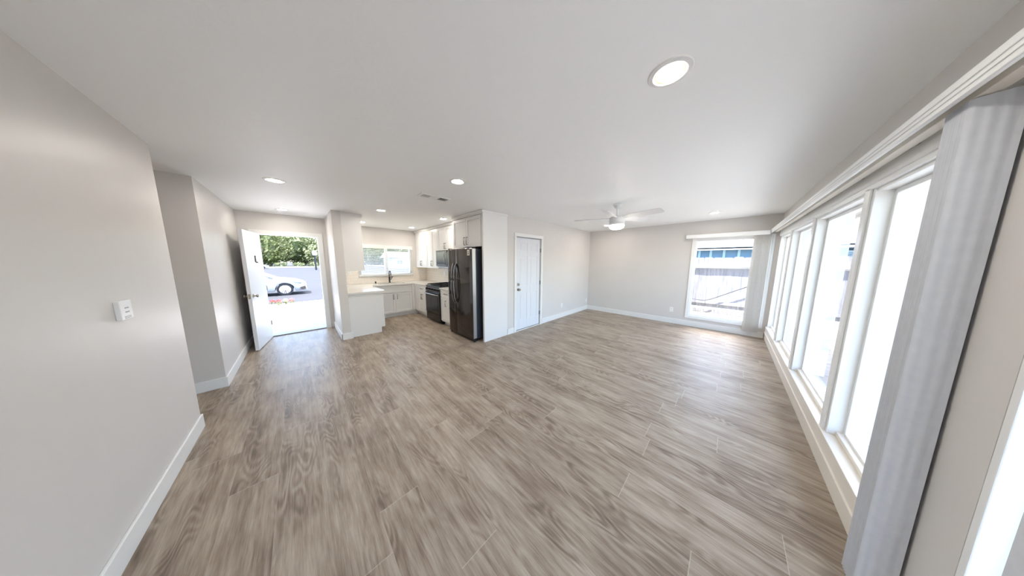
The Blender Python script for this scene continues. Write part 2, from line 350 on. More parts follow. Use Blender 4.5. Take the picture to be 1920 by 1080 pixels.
# ------------------------------------------------------------------ room shell
def room():
    struct(MB().box(-4.2, XF+.12, YW-.16, YK+.12, -.1, 0).build('floor', FLOOR))
    struct(MB().box(-4.2, XF+.12, YW-.16, YK+.12, H, H+.08).build('ceiling', CEIL))
    struct(MB().box(XL-.12, XL, YW, 3.315, 0, H).build('wall_left', WALL))
    # hall opening: brownish return wall and the wall beside the front door
    struct(MB().box(-4.2, -.745, 4.207, 4.32, 0, H).build('wall_hall', WALL))
    struct(MB().box(-.865, -.745, 4.32, YE, 0, H).build('wall_entry_side', WALL))
    struct(MB().box(-4.2, XL-.12, 3.2, 3.315, 0, H).build('wall_hall_near', WALL))
    struct(MB().box(-4.2, -4.08, 3.315, 4.207, 0, H).build('wall_hall_end', WALL))
    # entry wall with the front door opening
    w = MB(); w.box(-.865, -.555, YE, YE+.14, 0, H); w.box(.37, XP1, YE, YE+.14, 0, H); w.box(-.555, .37, YE, YE+.14, 2.05, H)
    struct(w.build('wall_entry', WALL))
    struct(MB().box(XP0, XP1, YN, YE, 0, H).build('wall_partition', WALL))
    struct(MB().box(XP1-.12, XP1, YE+.14, YK+.12, 0, H).build('wall_partition_end', WALL))
    # kitchen back wall with window hole
    wx0, wx1, wz0, wz1 = 1.17, 2.49, 1.135, 1.93
    w = MB(); w.box(XP1, wx0, YK, YK+.12, 0, H); w.box(wx1, XK+.12, YK, YK+.12, 0, H); w.box(wx0, wx1, YK, YK+.12, 0, wz0); w.box(wx0, wx1, YK, YK+.12, wz1, H)
    struct(w.build('wall_kitchen_back', WALL))
    struct(MB().box(XK, XK+.12, YD+.12, YK, 0, H).build('wall_kitchen_right', WALL))
    # wall with the white interior door
    w = MB(); w.box(2.985, 3.235, YD, YD+.12, 0, H); w.box(4.085, XF, YD, YD+.12, 0, H); w.box(3.235, 4.085, YD, YD+.12, 2.05, H)
    struct(w.build('wall_right', WALL))
    # far wall with window
    a, b, z0, z1 = -.53, .61, .26, 2.02
    w = MB(); w.box(XF, XF+.12, YW-.16, a, 0, H); w.box(XF, XF+.12, b, YD+.12, 0, H); w.box(XF, XF+.12, a, b, 0, z0); w.box(XF, XF+.12, a, b, z1, H)
    struct(w.build('wall_far', WALL))
    # window wall: big window x 1.9..6.45 and glass door x .25..1.48
    w = MB(); w.box(6.45, XF, YW-.16, YW, 0, H); w.box(1.48, 1.92, YW-.16, YW, 0, H); w.box(XL-.12, .25, YW-.16, YW, 0, H)
    w.box(1.92, 6.45, YW-.16, YW, 2.02, H); w.box(1.92, 6.45, YW-.16, YW, 0, .26); w.box(.25, 1.48, YW-.16, YW, 2.08, H)
    struct(w.build('wall_window', WALL))
    # baseboards
    bh, bt = .125, .015
    def bb(name, *a): struct(MB().box(*a, 0, bh).build(name, TRIM, bevel=.004))
    bb('baseboard_left', XL, XL+bt, YW+.02, 3.315)
    bb('baseboard_hall', -3.9, -.745+bt, 4.207-bt, 4.207)
    bb('baseboard_entry_side', -.745, -.745+bt, 4.207, YE-.02)
    bb('baseboard_entry', .455, XP0-bt, YE-bt, YE)
    w = MB(); w.box(XP0-bt, XP0, YN-bt, YE, 0, bh); w.box(XP0-bt, XP1+.03, YN-bt, YN, 0, bh)
    struct(w.build('baseboard_partition', TRIM, bevel=.004))
    bb('baseboard_right', 4.155, XF-bt, YD-bt, YD); bb('baseboard_right_short', 2.99, 3.175, YD-bt, YD)
    bb('baseboard_far', XF-bt, XF, YW+.03, YD)
    # front door casing and threshold
    w = MB(); c = .075
    w.box(-.555-c+.02, -.535, YE-.02, YE, 0, 2.035+c); w.box(.35, .35+c, YE-.02, YE, 0, 2.035+c); w.box(-.535, .35, YE-.02, YE, 2.035, 2.035+c)
    w.box(-.555, -.525, YE, YE+.16, 0, 2.05); w.box(.34, .37, YE, YE+.16, 0, 2.05); w.box(-.525, .34, YE, YE+.16, 2.03, 2.05)
    struct(w.build('trim_front_door', TRIM, bevel=.003))
    struct(MB().box(-.525, .34, YE-.01, YE+.17, 0, .018).build('trim_threshold', simple('threshold_metal', (120, 118, 116), .4, metal=.7)))
    # interior door casing
    w = MB(); c = .065
    w.box(3.245-c, 3.245, YD-.018, YD, 0, 2.045+c); w.box(4.075, 4.075+c, YD-.018, YD, 0, 2.045+c); w.box(3.245, 4.075, YD-.018, YD, 2.045, 2.045+c)
    w.box(3.235, 3.25, YD, YD+.12, 0, 2.05); w.box(4.07, 4.085, YD, YD+.12, 0, 2.05); w.box(3.25, 4.07, YD, YD+.12, 2.04, 2.05); w.box(3.25, 4.07, YD-.01, YD+.1, 0, .014)
    struct(w.build('trim_interior_door', TRIM, bevel=.003))
room()

# roof and eaves that shade the house
def roof():
    w = MB(); w.box(-4.6, 7.1, YW-.16, 8.6, 2.53, 2.72); w.box(.4, 7.1, 7.09, 7.6, 2.45, 2.53)
    w.box(-3.5, .6, YE+.14, 8.6, 2.3, 2.53)
    struct(w.build('roof_main', WHITEP))
    # patio cover with scalloped edge
    w = MB(); w.box(-1.5, 7.6, -1.38, YW-.16, 2.30, 2.40); w.box(-1.5, 7.6, YW-.16, YW+.2, 2.53, 2.60)
    struct(w.build('trim_patio_cover', WHITEP))
    poly = [(-1.5, 2.36)]; x = -1.5
    while x < 7.55:
        for k in range(7):
            t = k/6; poly.append((x+t*.152, 2.275-.035*math.sin(math.pi*t)))
        x += .152
    poly.append((x, 2.36))
    # build as strips so every polygon stays convex
    w = MB(); pts = poly[1:-1]
    for (x0, z0), (x1, z1) in zip(pts, pts[1:]):
        if x1-x0 < 1e-4: continue
        w.prism([(x0, z0), (x1, z1), (x1, 2.36), (x0, 2.36)], -1.40, -1.385, 'y')
    struct(w.build('trim_scalloped_fascia', WHITEP))
roof()

# ------------------------------------------------------------------ doors
def panel_door_local(mb, u0, u1, z0, z1, t, both=True):
    """six panel door slab in local axes: u along x, thickness along y 0..t"""
    w = u1-u0; st = .11*w/.8; mid = .10*w/.8
    xs = [(u0+st, u0+w/2-mid/2), (u0+w/2+mid/2, u1-st)]
    zs = [(z0+.22, z0+.82), (z0+.98, z0+1.62), (z0+1.73, z1-.12)]
    d = .006
    mb.box(u0+.01, u1-.01, d, t-d, z0+.01, z1-.01)
    ys = ((0, d), (t-d, t))
    for (a, b) in ys:
        mb.box(u0, u0+st, a, b, z0, z1); mb.box(u1-st, u1, a, b, z0, z1); mb.box(u0+w/2-mid/2, u0+w/2+mid/2, a, b, z0, z1)
        prev = z0
        for (p, q) in zs+[(z1, z1)]:
            for (l, r) in xs: mb.box(l, r, a, b, prev, p)
            prev = q
        for (p, q) in zs:
            for (l, r) in xs:
                mb.box(l+.03, r-.03, a+.0015 if a == 0 else a, b if a == 0 else b-.0015, p+.03, q-.03)
    mb.box(u0, u0+.012, 0, t, z0, z1); mb.box(u1-.012, u1, 0, t, z0, z1); mb.box(u0, u1, 0, t, z1-.012, z1); mb.box(u0, u1, 0, t, z0, z0+.012)

def knob(mb, x, y, z, dy, r=.027):
    s = 1 if dy > 0 else -1
    mb.cyl((x, y, z), (x, y+s*.008, z), .031, n=20); mb.cyl((x, y+s*.008, z), (x, y+s*.035, z), .011, n=12)
    mb.lathe((x, y+s*.034, z), [(r*.45, 0), (r*.85, s*.005), (r, s*.014), (r*.92, s*.024), (r*.55, s*.030), (.001, s*.031)], 20, 'y')

def interior_door():
    d = sroot('door_1', (3.255, YD+.012, 0))
    mb = MB(); panel_door_local(mb, 0, .81, .018, 2.035, .035)
    w = MB(); w.v = [(x+3.255, y+YD+.012, z) for x, y, z in mb.v]; w.f = mb.f; w.sm = mb.sm
    slab = w.build('door_slab', DOORM, d, bevel=.0015, seg=1)
    k = MB(); knob(k, 3.318, YD+.012, .925, -1); k.build('door_knob', NICKEL, d)['label'] = 'round satin nickel knob'
    k = MB(); k.cyl((3.318, YD+.012, 1.035), (3.318, YD-.012, 1.035), .03, n=20); k.box(3.314, 3.322, YD-.022, YD-.012, 1.022, 1.048); k.build('deadbolt', NICKEL, d)['label'] = 'satin nickel deadbolt turn'
    for z in (.30, 1.03, 1.78):
        k = MB(); k.cyl((4.07, YD-.006, z-.045), (4.07, YD-.006, z+.045), .007, n=10); k.box(4.05, 4.07, YD+.006, YD+.012, z-.045, z+.045); k.build('hinge', STEEL, d)
interior_door()

def front_door():
    hx, hy = -.525, YE-.004
    fx, fy = -.638, 5.52
    L_ = math.hypot(fx-hx, fy-hy)
    d = bpy.data.objects.new('door_2', None); COL.objects.link(d); d['kind'] = 'structure'; d.location = (hx, hy, 0)
    ang = math.atan2(fy-hy, fx-hx)    # local +x runs from hinge to the free edge
    d.rotation_euler = (0, 0, ang); ROOT[d.name] = Vector((0, 0, 0))
    # local y>0 side faces +x of the world (visible face)
    mb = MB(); mb.box(0, L_, 0, .045, .012, 2.03); s_ = mb.build('door_slab', DOORM, d, bevel=.002)
    # visible face is local +y
    k = MB(); knob(k, L_-.07, .045, .94, 1); k.build('door_knob', NICKEL, d)['label'] = 'round satin nickel outer knob'
    k = MB(); knob(k, L_-.07, 0, .94, -1); k.build('door_knob', NICKEL, d)['label'] = 'round satin nickel inner knob'
    k = MB(); k.box(L_, L_+.003, .010, .035, .90, .98); k.build('latch_plate', NICKEL, d)
    k = MB(); k.box(L_/2-.012, L_/2+.012, .045, .056, 1.50, 1.58); k.cyl((L_/2, .056, 1.60), (L_/2, .045, 1.60), .018, n=16); k.cyl((L_/2, .052, 1.50), (L_/2, .075, 1.50), .01, n=12)
    k.build('door_knocker', BRONZE, d)['label'] = 'small dark knocker with viewer'
    for z in (.3, 1.0, 1.75):
        k = MB(); k.cyl((-.004, .049, z-.045), (-.004, .049, z+.045), .007, n=10); k.build('hinge', STEEL, d)
front_door()

# ------------------------------------------------------------------ windows
def far_window():
    r = sroot('window_1', (XF, .04, .26))
    a, b, z0, z1 = -.53, .61, .26, 2.02
    w = MB(); f = .045
    # interior casing
    w.box(XF-.02, XF, b, b+.06, z0-.065, z1+.05); w.box(XF-.02, XF, a-.03, a, z0-.065, z1+.05); w.box(XF-.02, XF, a, b, z0-.065, z0); w.box(XF-.02, XF, a, b, z1, z1+.05)
    w.build('window_casing', FRAME, r, bevel=.003)
    w = MB()
    w.box(XF, XF+.10, a, a+.03, z0, z1); w.box(XF, XF+.10, b-.03, b, z0, z1); w.box(XF, XF+.10, a+.03, b-.03, z0, z0+.035); w.box(XF, XF+.10, a+.03, b-.03, z1-.03, z1)
    w.build('window_frame', FRAME, r, bevel=.003)
    w = MB()
    w.box(XF+.05, XF+.085, a+.03, b-.03, 1.385, 1.43)
    w.build('meeting_rail', FRAME, r, bevel=.003)
    w = MB(); w.box(XF+.065, XF+.069, a+.03, b-.03, z0+.035, 1.385); w.build('glass', GLASS, r)
    w = MB(); w.box(XF+.065, XF+.069, a+.03, b-.03, 1.43, z1-.03); w.build('glass', GLASS, r)
far_window()

def window_wall():
    r = sroot('window_2', (4.2, YW, .26))
    x0, x1, z0, z1 = 1.92, 6.45, .26, 2.02
    posts = [(2.70, 2.84), (4.03, 4.17), (5.33, 5.47)]
    # casing head, sill, apron
    w = MB(); w.box(x0-.05, x1+.05, YW, YW+.02, z1-.01, z1+.10); w.box(x0-.05, x1+.05, YW, YW+.028, z1+.02, z1+.045)
    w.build('head_casing', FRAME, r, bevel=.003)
    w = MB(); w.box(x0, x1, YW-.16, YW+.03, z0-.03, z0+.012); w.box(x0, x1, YW-.08, YW-.03, z0+.012, z0+.045)
    w.build('sill', CREAM, r, bevel=.004)
    for (a, b) in posts:
        w = MB(); w.box(a, b, YW-.215, YW+.008, z0+.012, z1); w.box(a+.03, b-.03, YW+.008, YW+.02, z0+.012, z1); w.build('post', FRAME, r, bevel=.003)
    w = MB(); w.box(x0, x0+.05, YW-.2, YW+.01, z0, z1); w.box(x1-.05, x1, YW-.2, YW+.01, z0, z1); w.box(x0+.05, x1-.05, YW-.16, YW, z1-.03, z1)
    w.build('window_frame', FRAME, r, bevel=.003)
    edges = [x0+.05]+[e for p in posts for e in p]+[x1-.05]
    for i in range(0, len(edges), 2):
        a, b = edges[i], edges[i+1]; f = .028
        w = MB(); ya, yb = YW-.095, YW-.06
        w.box(a, a+f, ya, yb, z0+.012, z1-.03); w.box(b-f, b, ya, yb, z0+.012, z1-.03); w.box(a+f, b-f, ya, yb, z0+.012, z0+.06); w.box(a+f, b-f, ya, yb, z1-.03-f, z1-.03)
        s_ = w.build('sash', FRAME, r, bevel=.003)
        w = MB(); w.box(a+f, b-f, YW-.08, YW-.076, z0+.06, z1-.03-f); g = w.build('pane', GLASS, s_)
    # apron board and base moulding under the sill
    w = MB(); w.box(1.93, XF-.016, YW, YW+.022, .135, .228); w.box(1.93, XF-.016, YW, YW+.032, .120, .150)
    struct(w.build('trim_sill_apron', CREAM, bevel=.004))
    w = MB(); w.box(1.55, XF-.016, YW, YW+.02, 0, .120); struct(w.build('baseboard_window', CREAM, bevel=.004))
    # glass door at the near end
    d = sroot('door_3', (.87, YW, 0))
    w = MB(); w.box(1.45, 1.48, YW-.12, YW-.0, 0, 2.08); w.box(.25, .28, YW-.12, YW, 0, 2.08); w.box(.28, 1.45, YW-.12, YW, 2.05, 2.08); w.box(.28, 1.45, YW-.12, YW-.0, 0, .03)
    w.build('door_frame', FRAME, d, bevel=.003)
    w = MB(); w.box(.82, .88, YW-.1, YW-.06, .03, 2.05); w.box(1.43, 1.45, YW-.1, YW-.06, .03, 2.05); w.box(.28, .32, YW-.1, YW-.06, .03, 2.05); w.box(.32, 1.43, YW-.1, YW-.06, .03, .07)
    w.box(.32, 1.43, YW-.1, YW-.06, 2.0, 2.05); w.build('door_stile', FRAME, d, bevel=.003)
    w = MB(); w.box(.88, 1.43, YW-.082, YW-.078, .07, 2.0); w.build('glass', GLASS, d)
    w = MB(); w.box(.32, .82, YW-.082, YW-.078, .07, 2.0); w.build('glass', GLASS, d)
window_wall()

def kitchen_window():
    r = sroot('window_3', (1.83, YK, 1.135))
    x0, x1, z0, z1 = 1.17, 2.49, 1.135, 1.93; y = YK
    w = MB(); w.box(x0, x0+.03, y+.03, y+.10, z0, z1); w.box(x1-.03, x1, y+.03, y+.10, z0, z1); w.box(x0+.03, x1-.03, y+.03, y+.10, z0, z0+.03); w.box(x0+.03, x1-.03, y+.03, y+.10, z1-.03, z1)
    w.box(1.79, 1.86, y+.04, y+.09, z0+.03, z1-.03); w.build('window_frame', FRAME, r, bevel=.003)
    w = MB(); w.box(x0+.03, 1.79, y+.062, y+.066, z0+.03, z1-.03); w.build('glass', GLASS, r)
    w = MB(); w.box(1.86, x1-.03, y+.062, y+.066, z0+.03, z1-.03); w.build('glass', GLASS, r)
    w = MB(); w.box(x0-.05, x1+.04, y-.045, y+.03, z0-.028, z0); w.box(x0-.03, x1+.02, y-.012, y, z0-.06, z0-.028); w.build('sill', TRIM, r, bevel=.003)
kitchen_window()

# ------------------------------------------------------------------ blinds and valances
def blinds():
    # window wall valance
    v = thing('window_valance', 'long white grooved valance board above the wide window, running to the far corner', 'valance', (4.0, YW, 2.08))
    w = MB(); yv = -.492
    w.box(1.35, 6.50, yv-.012, yv, 2.085, 2.155); w.box(1.35, 6.50, yv, yv+.004, 2.128, 2.155); w.box(1.35, 6.50, yv, yv+.004, 2.108, 2.120); w.box(1.35, 6.50, yv, yv+.004, 2.085, 2.100)
    w.box(1.35, 1.362, YW, yv, 2.085, 2.155); w.box(1.362, 6.50, YW+.02, yv-.012, 2.148, 2.155)
    w.build('valance_board', FRAME, v, bevel=.0015, seg=1)
    h = MB(); h.box(1.38, 6.48, -.575, -.535, 2.095, 2.125); h.build('headrail', CREAM, v, bevel=.002)
    for x in (2.25, 2.9, 3.7, 4.5, 5.4):
        k = MB(); k.box(x-.012, x+.012, YW, -.575, 2.118, 2.124); k.box(x-.012, x+.012, YW, YW+.004, 2.075, 2.124); k.cyl((x, YW+.004, 2.10), (x, YW+.010, 2.10), .005, n=8)
        k.build('bracket', STEEL, v)
    # near stack of vanes
    b = thing('vertical_blind', 'stack of wide grey-white vertical vanes drawn aside beside the near wall strip', 'blind', (1.65, -.55, .03))
    n = 9; P = []
    for i in range(n):
        x = 1.688+i*.0145; a = math.radians(80+random.uniform(-5, 5))
        P.append((x, a))
    for x, a in P:
        w = MB(); hw = .0445; c = (x, -.572); dx, dy = math.cos(a)*hw, math.sin(a)*hw; th = .0012
        bulge = .006
        N_ = 18; vs = []; fs = []
        for z in (.028, 2.092):
            for s_ in (0, 1):
                for k in range(N_+1):
                    t = -1+2*k/N_; bl = bulge*(1-t*t)+.0012*math.sin(t*11)+(th if s_ else 0)
                    vs.append((c[0]+dx*t-math.sin(a)*bl, c[1]+dy*t+math.cos(a)*bl, z))
        M_ = N_+1
        for s_ in (0, 1):
            for k in range(N_): fs.append((s_*M_+k, s_*M_+k+1, 2*M_+s_*M_+k+1, 2*M_+s_*M_+k))
        w.add(vs, fs, True); fs = []
        for e in (0, N_): fs.append((e, M_+e, 3*M_+e, 2*M_+e))
        for q in (0, 2*M_):
            for k in range(N_): fs.append((q+k, q+k+1, q+M_+k+1, q+M_+k))
        w.add(vs, fs); w.build('vane', VANE, b)
    # second stack over the glass door, only its edge shows
    b2 = thing('vertical_blind', 'grey vertical vanes drawn over part of the glass door at the right edge', 'blind', (1.2, -.58, .03))
    for i in range(3):
        x = 1.25-i*.085; w = MB(); w.box(x-.044, x+.044, -.600-.004*(i % 2), -.598-.004*(i % 2), .03, 2.09); w.build('vane', VANE, b2)
    h = MB(); h.box(.25, 1.34, -.612, -.588, 2.095, 2.125); h.build('headrail', CREAM, b2)
    # far window valance and vanes
    v = thing('window_valance', 'short white valance over the window in the far wall', 'valance', (6.5, .15, 2.08))
    w = MB(); xv = 6.45; w.box(xv-.012, xv, -.478, .78, 2.055, 2.135); w.box(xv, XF, .768, .78, 2.055, 2.135); w.box(xv, XF-.02, -.478, .768, 2.128, 2.135); w.build('valance_board', FRAME, v, bevel=.002)
    h = MB(); h.box(6.48, 6.51, -.476, .75, 2.085, 2.115); h.build('headrail', CREAM, v)
    b = thing('vertical_blind', 'ivory vertical vanes stacked at the right side of the far wall window', 'blind', (6.49, -.39, .10))
    for i in range(11):
        y = -.30-i*.0185; a = math.radians(62+random.uniform(-6, 6)); w = MB(); hw = .042
        dx, dy = math.sin(a)*hw, math.cos(a)*hw; vs = []
        # vane leaning a little towards the room, curved
        for z in (.115, 2.083):
            for t in (-1, -.5, 0, .5, 1):
                bl = .004*(1-t*t); vs.append((6.497+dx*t*.55, y+dy*t+bl, z))
            for t in (1, .5, 0, -.5, -1):
                bl = .004*(1-t*t)-.0012; vs.append((6.497+dx*t*.55, y+dy*t+bl, z))
        fs = [(i_, (i_+1) % 10, 10+(i_+1) % 10, 10+i_) for i_ in range(10)]
        fs += [(k, k+1, 8-k, 9-k) for k in range(4)]+[(10+k, 11+k, 18-k, 19-k) for k in range(4)]
        w.add(vs, fs); w.build('vane', VANEB, b)
    # kitchen horizontal blind
    b = thing('mini_blind', 'white horizontal slat blind in the kitchen window over the sink', 'blind', (1.83, YK-.03, 1.14))
    w = MB(); w.box(1.13, 2.53, YK-.060, YK-.048, 1.865, 1.965); w.box(1.13, 1.142, YK-.048, YK, 1.865, 1.965); w.box(2.518, 2.53, YK-.048, YK, 1.865, 1.965); w.build('valance_board', TRIM, b, bevel=.002)
    w = MB(); z = 1.16
    while z < 1.86:
        w.add([(1.15, YK-.036, z-.002), (2.51, YK-.036, z-.002), (2.51, YK-.012, z+.004), (1.15, YK-.012, z+.004),
               (1.15, YK-.036, z-.001), (2.51, YK-.036, z-.001), (2.51, YK-.012, z+.005), (1.15, YK-.012, z+.005)],
              [(0, 3, 2, 1), (4, 5, 6, 7), (0, 1, 5, 4), (1, 2, 6, 5), (2, 3, 7, 6), (3, 0, 4, 7)])
        z += .0235
    w.build('slats', TRIM, b)
    w = MB(); w.box(1.15, 2.51, YK-.036, YK-.012, 1.137, 1.150); w.build('bottom_rail', TRIM, b)
    for x in (1.35, 1.83, 2.3):
        w = MB(); w.cyl((x, YK-.037, 1.14), (x, YK-.037, 1.87), .0012, n=6); w.build('cord', PLATE, b)
blinds()

# ------------------------------------------------------------------ kitchen
def pull(parent, p, axis, length, n, mat=None):
    """bar pull centred on p; axis 'z','x','y' along which it runs; n outward unit vector"""
    p = Vector(p); n = Vector(n); a = {'x': Vector((1, 0, 0)), 'y': Vector((0, 1, 0)), 'z': Vector((0, 0, 1))}[axis]
    w = MB(); r = .0055
    e0 = p-a*length/2; e1 = p+a*length/2; off = n*.032
    w.tube([e0, e0+off*.85, e0+off+a*.006, p+off, e1+off-a*.006, e1+off*.85, e1], r, 8)
    o = w.build('handle', BRONZE, parent); return o
def shaker(w, face, pos, n, u0, u1, z0, z1, fr=.057, t=.02):
    """face 'x' or 'y': outward normal axis; front plane at pos; n = +1/-1 outward"""
    def bx(a, b, c, d, p0, p1):
        if face == 'x': w.box(p0, p1, a, b, c, d)
        else: w.box(a, b, p0, p1, c, d)
    bk = pos-n*t; rc = pos-n*.009; g = .0015
    u0 += g; u1 -= g; z0 += g; z1 -= g
    bx(u0, u0+fr, z0, z1, bk, pos); bx(u1-fr, u1, z0, z1, bk, pos); bx(u0+fr, u1-fr, z0, z0+fr, bk, pos); bx(u0+fr, u1-fr, z1-fr, z1, bk, pos)
    bx(u0+fr, u1-fr, z0+fr, z1-fr, bk, rc)
def shaker_door(parent, face, pos, n, u0, u1, z0, z1, name='door', hpos=None, haxis='z', hl=.128, fr=.057):
    w = MB(); shaker(w, face, pos, n, u0, u1, z0, z1, fr); d = w.build(name, CAB, parent, bevel=.0015, seg=1)
    if hpos:
        u, z = hpos; p = (pos, u, z) if face == 'x' else (u, pos, z)
        pull(d, p, haxis if haxis != 'u' else ('y' if face == 'x' else 'x'), hl, (n, 0, 0) if face == 'x' else (0, n, 0))
    return d

def kitchen():
    CT = .905; CH = .868
    # left run (only its end panel and toe notch show)
    c = thing('base_cabinet', 'white base cabinet against the partition, plain end panel facing the room', 'cabinet', (.95, 5.75, 0))
    w = MB(); w.prism([(.636, 0), (1.175, 0), (1.175, .112), (1.243, .112), (1.243, CH), (.636, CH)], 5.20, 5.22, 'y'); w.build('end_panel', CAB, c, bevel=.001, seg=1)
    w = MB(); w.box(.636, 1.228, 5.22, 6.32, .112, CH); w.build('carcass', CAB, c)
    w = MB(); w.box(1.16, 1.175, 5.22, 6.32, 0, .112); w.build('toe_kick', CAB, c)
    for i, (a, b) in enumerate([(5.22, 5.67), (5.67, 6.12)]):
        shaker_door(c, 'x', 1.249, 1, a, b, .115, .70, hpos=(b-.04 if i == 0 else a+.04, .6)); shaker_door(c, 'x', 1.249, 1, a, b, .705, CH-.005, 'drawer', hpos=((a+b)/2, .785), haxis='u', fr=.04)
    # sink base
    c = thing('base_cabinet', 'white sink cabinet under the kitchen window with two doors and false drawer front', 'cabinet', (1.8, 6.6, 0))
    w = MB(); w.box(1.25, 2.345, 6.35, YK-.012, .10, .66); w.box(1.25, 2.345, 6.35, 6.37, .66, CH); w.build('carcass', CAB, c)
    w = MB(); w.box(1.25, 2.44, 6.42, 6.435, 0, .10); w.build('toe_kick', CAB, c)
    shaker_door(c, 'y', 6.33, -1, 1.27, 2.24, .672, CH-.008, 'false_front', fr=.045)
    shaker_door(c, 'y', 6.33, -1, 1.36, 1.80, .125, .665, hpos=(1.755, .56)); shaker_door(c, 'y', 6.33, -1, 1.80, 2.24, .125, .665, hpos=(1.845, .56))
    w = MB(); w.box(2.245, 2.33, 6.332, 6.35, .125, CH); w.build('filler', CAB, c)
    # corner to range
    c = thing('base_cabinet', 'white base cabinet between the corner and the range, one drawer above doors', 'cabinet', (2.65, 5.9, 0))
    w = MB(); w.box(2.35, XK-.012, 5.552, 6.345, .10, CH); w.build('carcass', CAB, c)
    w = MB(); w.box(2.43, 2.445, 5.552, 6.40, 0, .10); w.build('toe_kick', CAB, c)
    shaker_door(c, 'x', 2.33, -1, 5.56, 6.10, .695, CH-.008, 'drawer', hpos=(5.83, .78), haxis='u', fr=.045)
    shaker_door(c, 'x', 2.33, -1, 5.56, 5.83, .125, .688, hpos=(5.80, .56), fr=.05); shaker_door(c, 'x', 2.33, -1, 5.83, 6.10, .125, .688, hpos=(5.86, .56), fr=.05)
    w = MB(); w.box(2.332, 2.35, 6.105, 6.33, .125, CH); w.build('filler', CAB, c)
    # between range and fridge
    c = thing('base_cabinet', 'narrow white base cabinet squeezed between the range and the refrigerator', 'cabinet', (2.65, 4.5, 0))
    w = MB(); w.box(2.35, XK-.012, 4.215, 4.762, .10, CH); w.build('carcass', CAB, c)
    w = MB(); w.box(2.43, 2.445, 4.215, 4.762, 0, .10); w.build('toe_kick', CAB, c)
    shaker_door(c, 'x', 2.33, -1, 4.22, 4.76, .695, CH-.008, 'drawer', hpos=(4.49, .78), haxis='u', fr=.045)
    shaker_door(c, 'x', 2.33, -1, 4.22, 4.76, .125, .688, hpos=(4.49, .56), fr=.05)
    # worktops
    w = MB(); z0, z1 = CH+.002, CT
    w.box(.634, 1.275, 5.17, 6.31, z0, z1); w.box(.634, 1.46, 6.31, YK-.012, z0, z1); w.box(2.16, XK-.012, 6.31, YK-.012, z0, z1)
    w.box(1.46, 2.16, 6.31, 6.44, z0, z1); w.box(1.46, 2.16, 6.80, YK-.012, z0, z1); w.box(2.305, XK-.012, 5.552, 6.31, z0, z1)
    tag(w.build('countertop', QUARTZ), 'white quartz worktop running in a U around the sink to the range', 'countertop')
    tag(MB().box(2.305, XK-.012, 4.215, 4.762, z0, z1).build('countertop', QUARTZ, bevel=.002), 'small white quartz worktop piece between the range and the refrigerator', 'countertop')
    # sink
    s = thing('kitchen_sink', 'undermount steel sink set in the white worktop below the window', 'sink', (1.81, 6.62, .7))
    w = MB(); zb = .70
    w.box(1.455, 2.165, 6.435, 6.805, zb-.004, zb); w.box(1.455, 1.459, 6.435, 6.805, zb, CH); w.box(2.161, 2.165, 6.435, 6.805, zb, CH); w.box(1.459, 2.161, 6.435, 6.439, zb, CH); w.box(1.459, 2.161, 6.801, 6.805, zb, CH)
    w.build('bowl', STEEL, s)
    w = MB(); w.cyl((1.81, 6.62, zb), (1.81, 6.62, zb+.004), .04, n=20); w.build('drain', CHROME, s)
    # faucet
    f = thing('kitchen_faucet', 'tall black pull-down faucet standing behind the sink', 'faucet', (1.83, 6.86, CT))
    x, y = 1.83, 6.86
    w = MB(); w.cyl((x, y, CT), (x, y, CT+.012), .027, n=20); w.cyl((x, y, CT+.012), (x, y, CT+.16), .021, n=20); w.build('base', BLK, f)
    pts = [(x, y, CT+.15), (x, y, CT+.24)]+[(x, y-.075+.075*math.cos(t), CT+.24+.10*math.sin(t)) for t in [math.pi*k/10 for k in range(1, 11)]]
    w = MB(); w.tube(pts, .013, 12); w.build('neck', BLK, f)
    w = MB(); w.cyl((x, y-.15, CT+.24), (x, y-.15, CT+.13), .016, .019, n=16); w.build('spray_head', STEEL, f)['label'] = 'brushed steel spray head'
    w = MB(); w.cyl((x+.02, y, CT+.10), (x+.055, y, CT+.10), .012, n=12); w.tube([(x+.05, y, CT+.10), (x+.065, y-.01, CT+.13), (x+.085, y-.02, CT+.18)], .006, 8); w.build('lever', BLK, f)
    g = MB(); g.lathe((1.48, 6.86, CT), [(.017, 0), (.017, .05), (.014, .056), (.001, .057)], 18); tag(g.build('air_gap', BLK), 'small black round cap on the worktop left of the faucet', 'air gap')
    # backsplash tile
    w = MB(); t = .008
    w.box(XP1+.003, 1.115, YK-t, YK, CT+.001, 1.34); w.box(1.115, 2.535, YK-t, YK, CT+.001, 1.073); w.box(2.535, XK-t, YK-t, YK, CT+.001, 1.34)
    struct(w.build('wall_backsplash_back', TILE))
    struct(MB().box(XK-t, XK, 4.21, YK-t, CT+.001, 1.34).build('wall_backsplash_right', TILE))
    # uppers
    def crown(c, x0, x1, y0, y1, sides='x'):
        w = MB(); w.box(x0-.012, x1, y0, y1, 2.372, H-.002); w.box(x0-.022, x1, y0, y1, 2.395, 2.425); w.build('crown', CAB, c, bevel=.002)
    c = thing('wall_cabinet', 'tall white wall cabinet on the partition, plain side towards the room', 'cabinet', (.79, 5.7, 1.33))
    w = MB(); w.box(.634, .93, 5.20, 6.20, 1.33, 2.372); w.build('carcass', CAB, c, bevel=.002)
    w = MB(); w.box(.634, .965, 5.188, 6.20, 2.372, H-.002); w.box(.634, .975, 5.178, 6.20, 2.40, 2.425); w.build('crown', CAB, c, bevel=.002)
    for a, b in ((5.20, 5.70), (5.70, 6.20)): shaker_door(c, 'x', .95, 1, a, b, 1.33, 2.37, hpos=(b-.05 if a < 5.5 else a+.05, 1.45))
    ux = 2.63
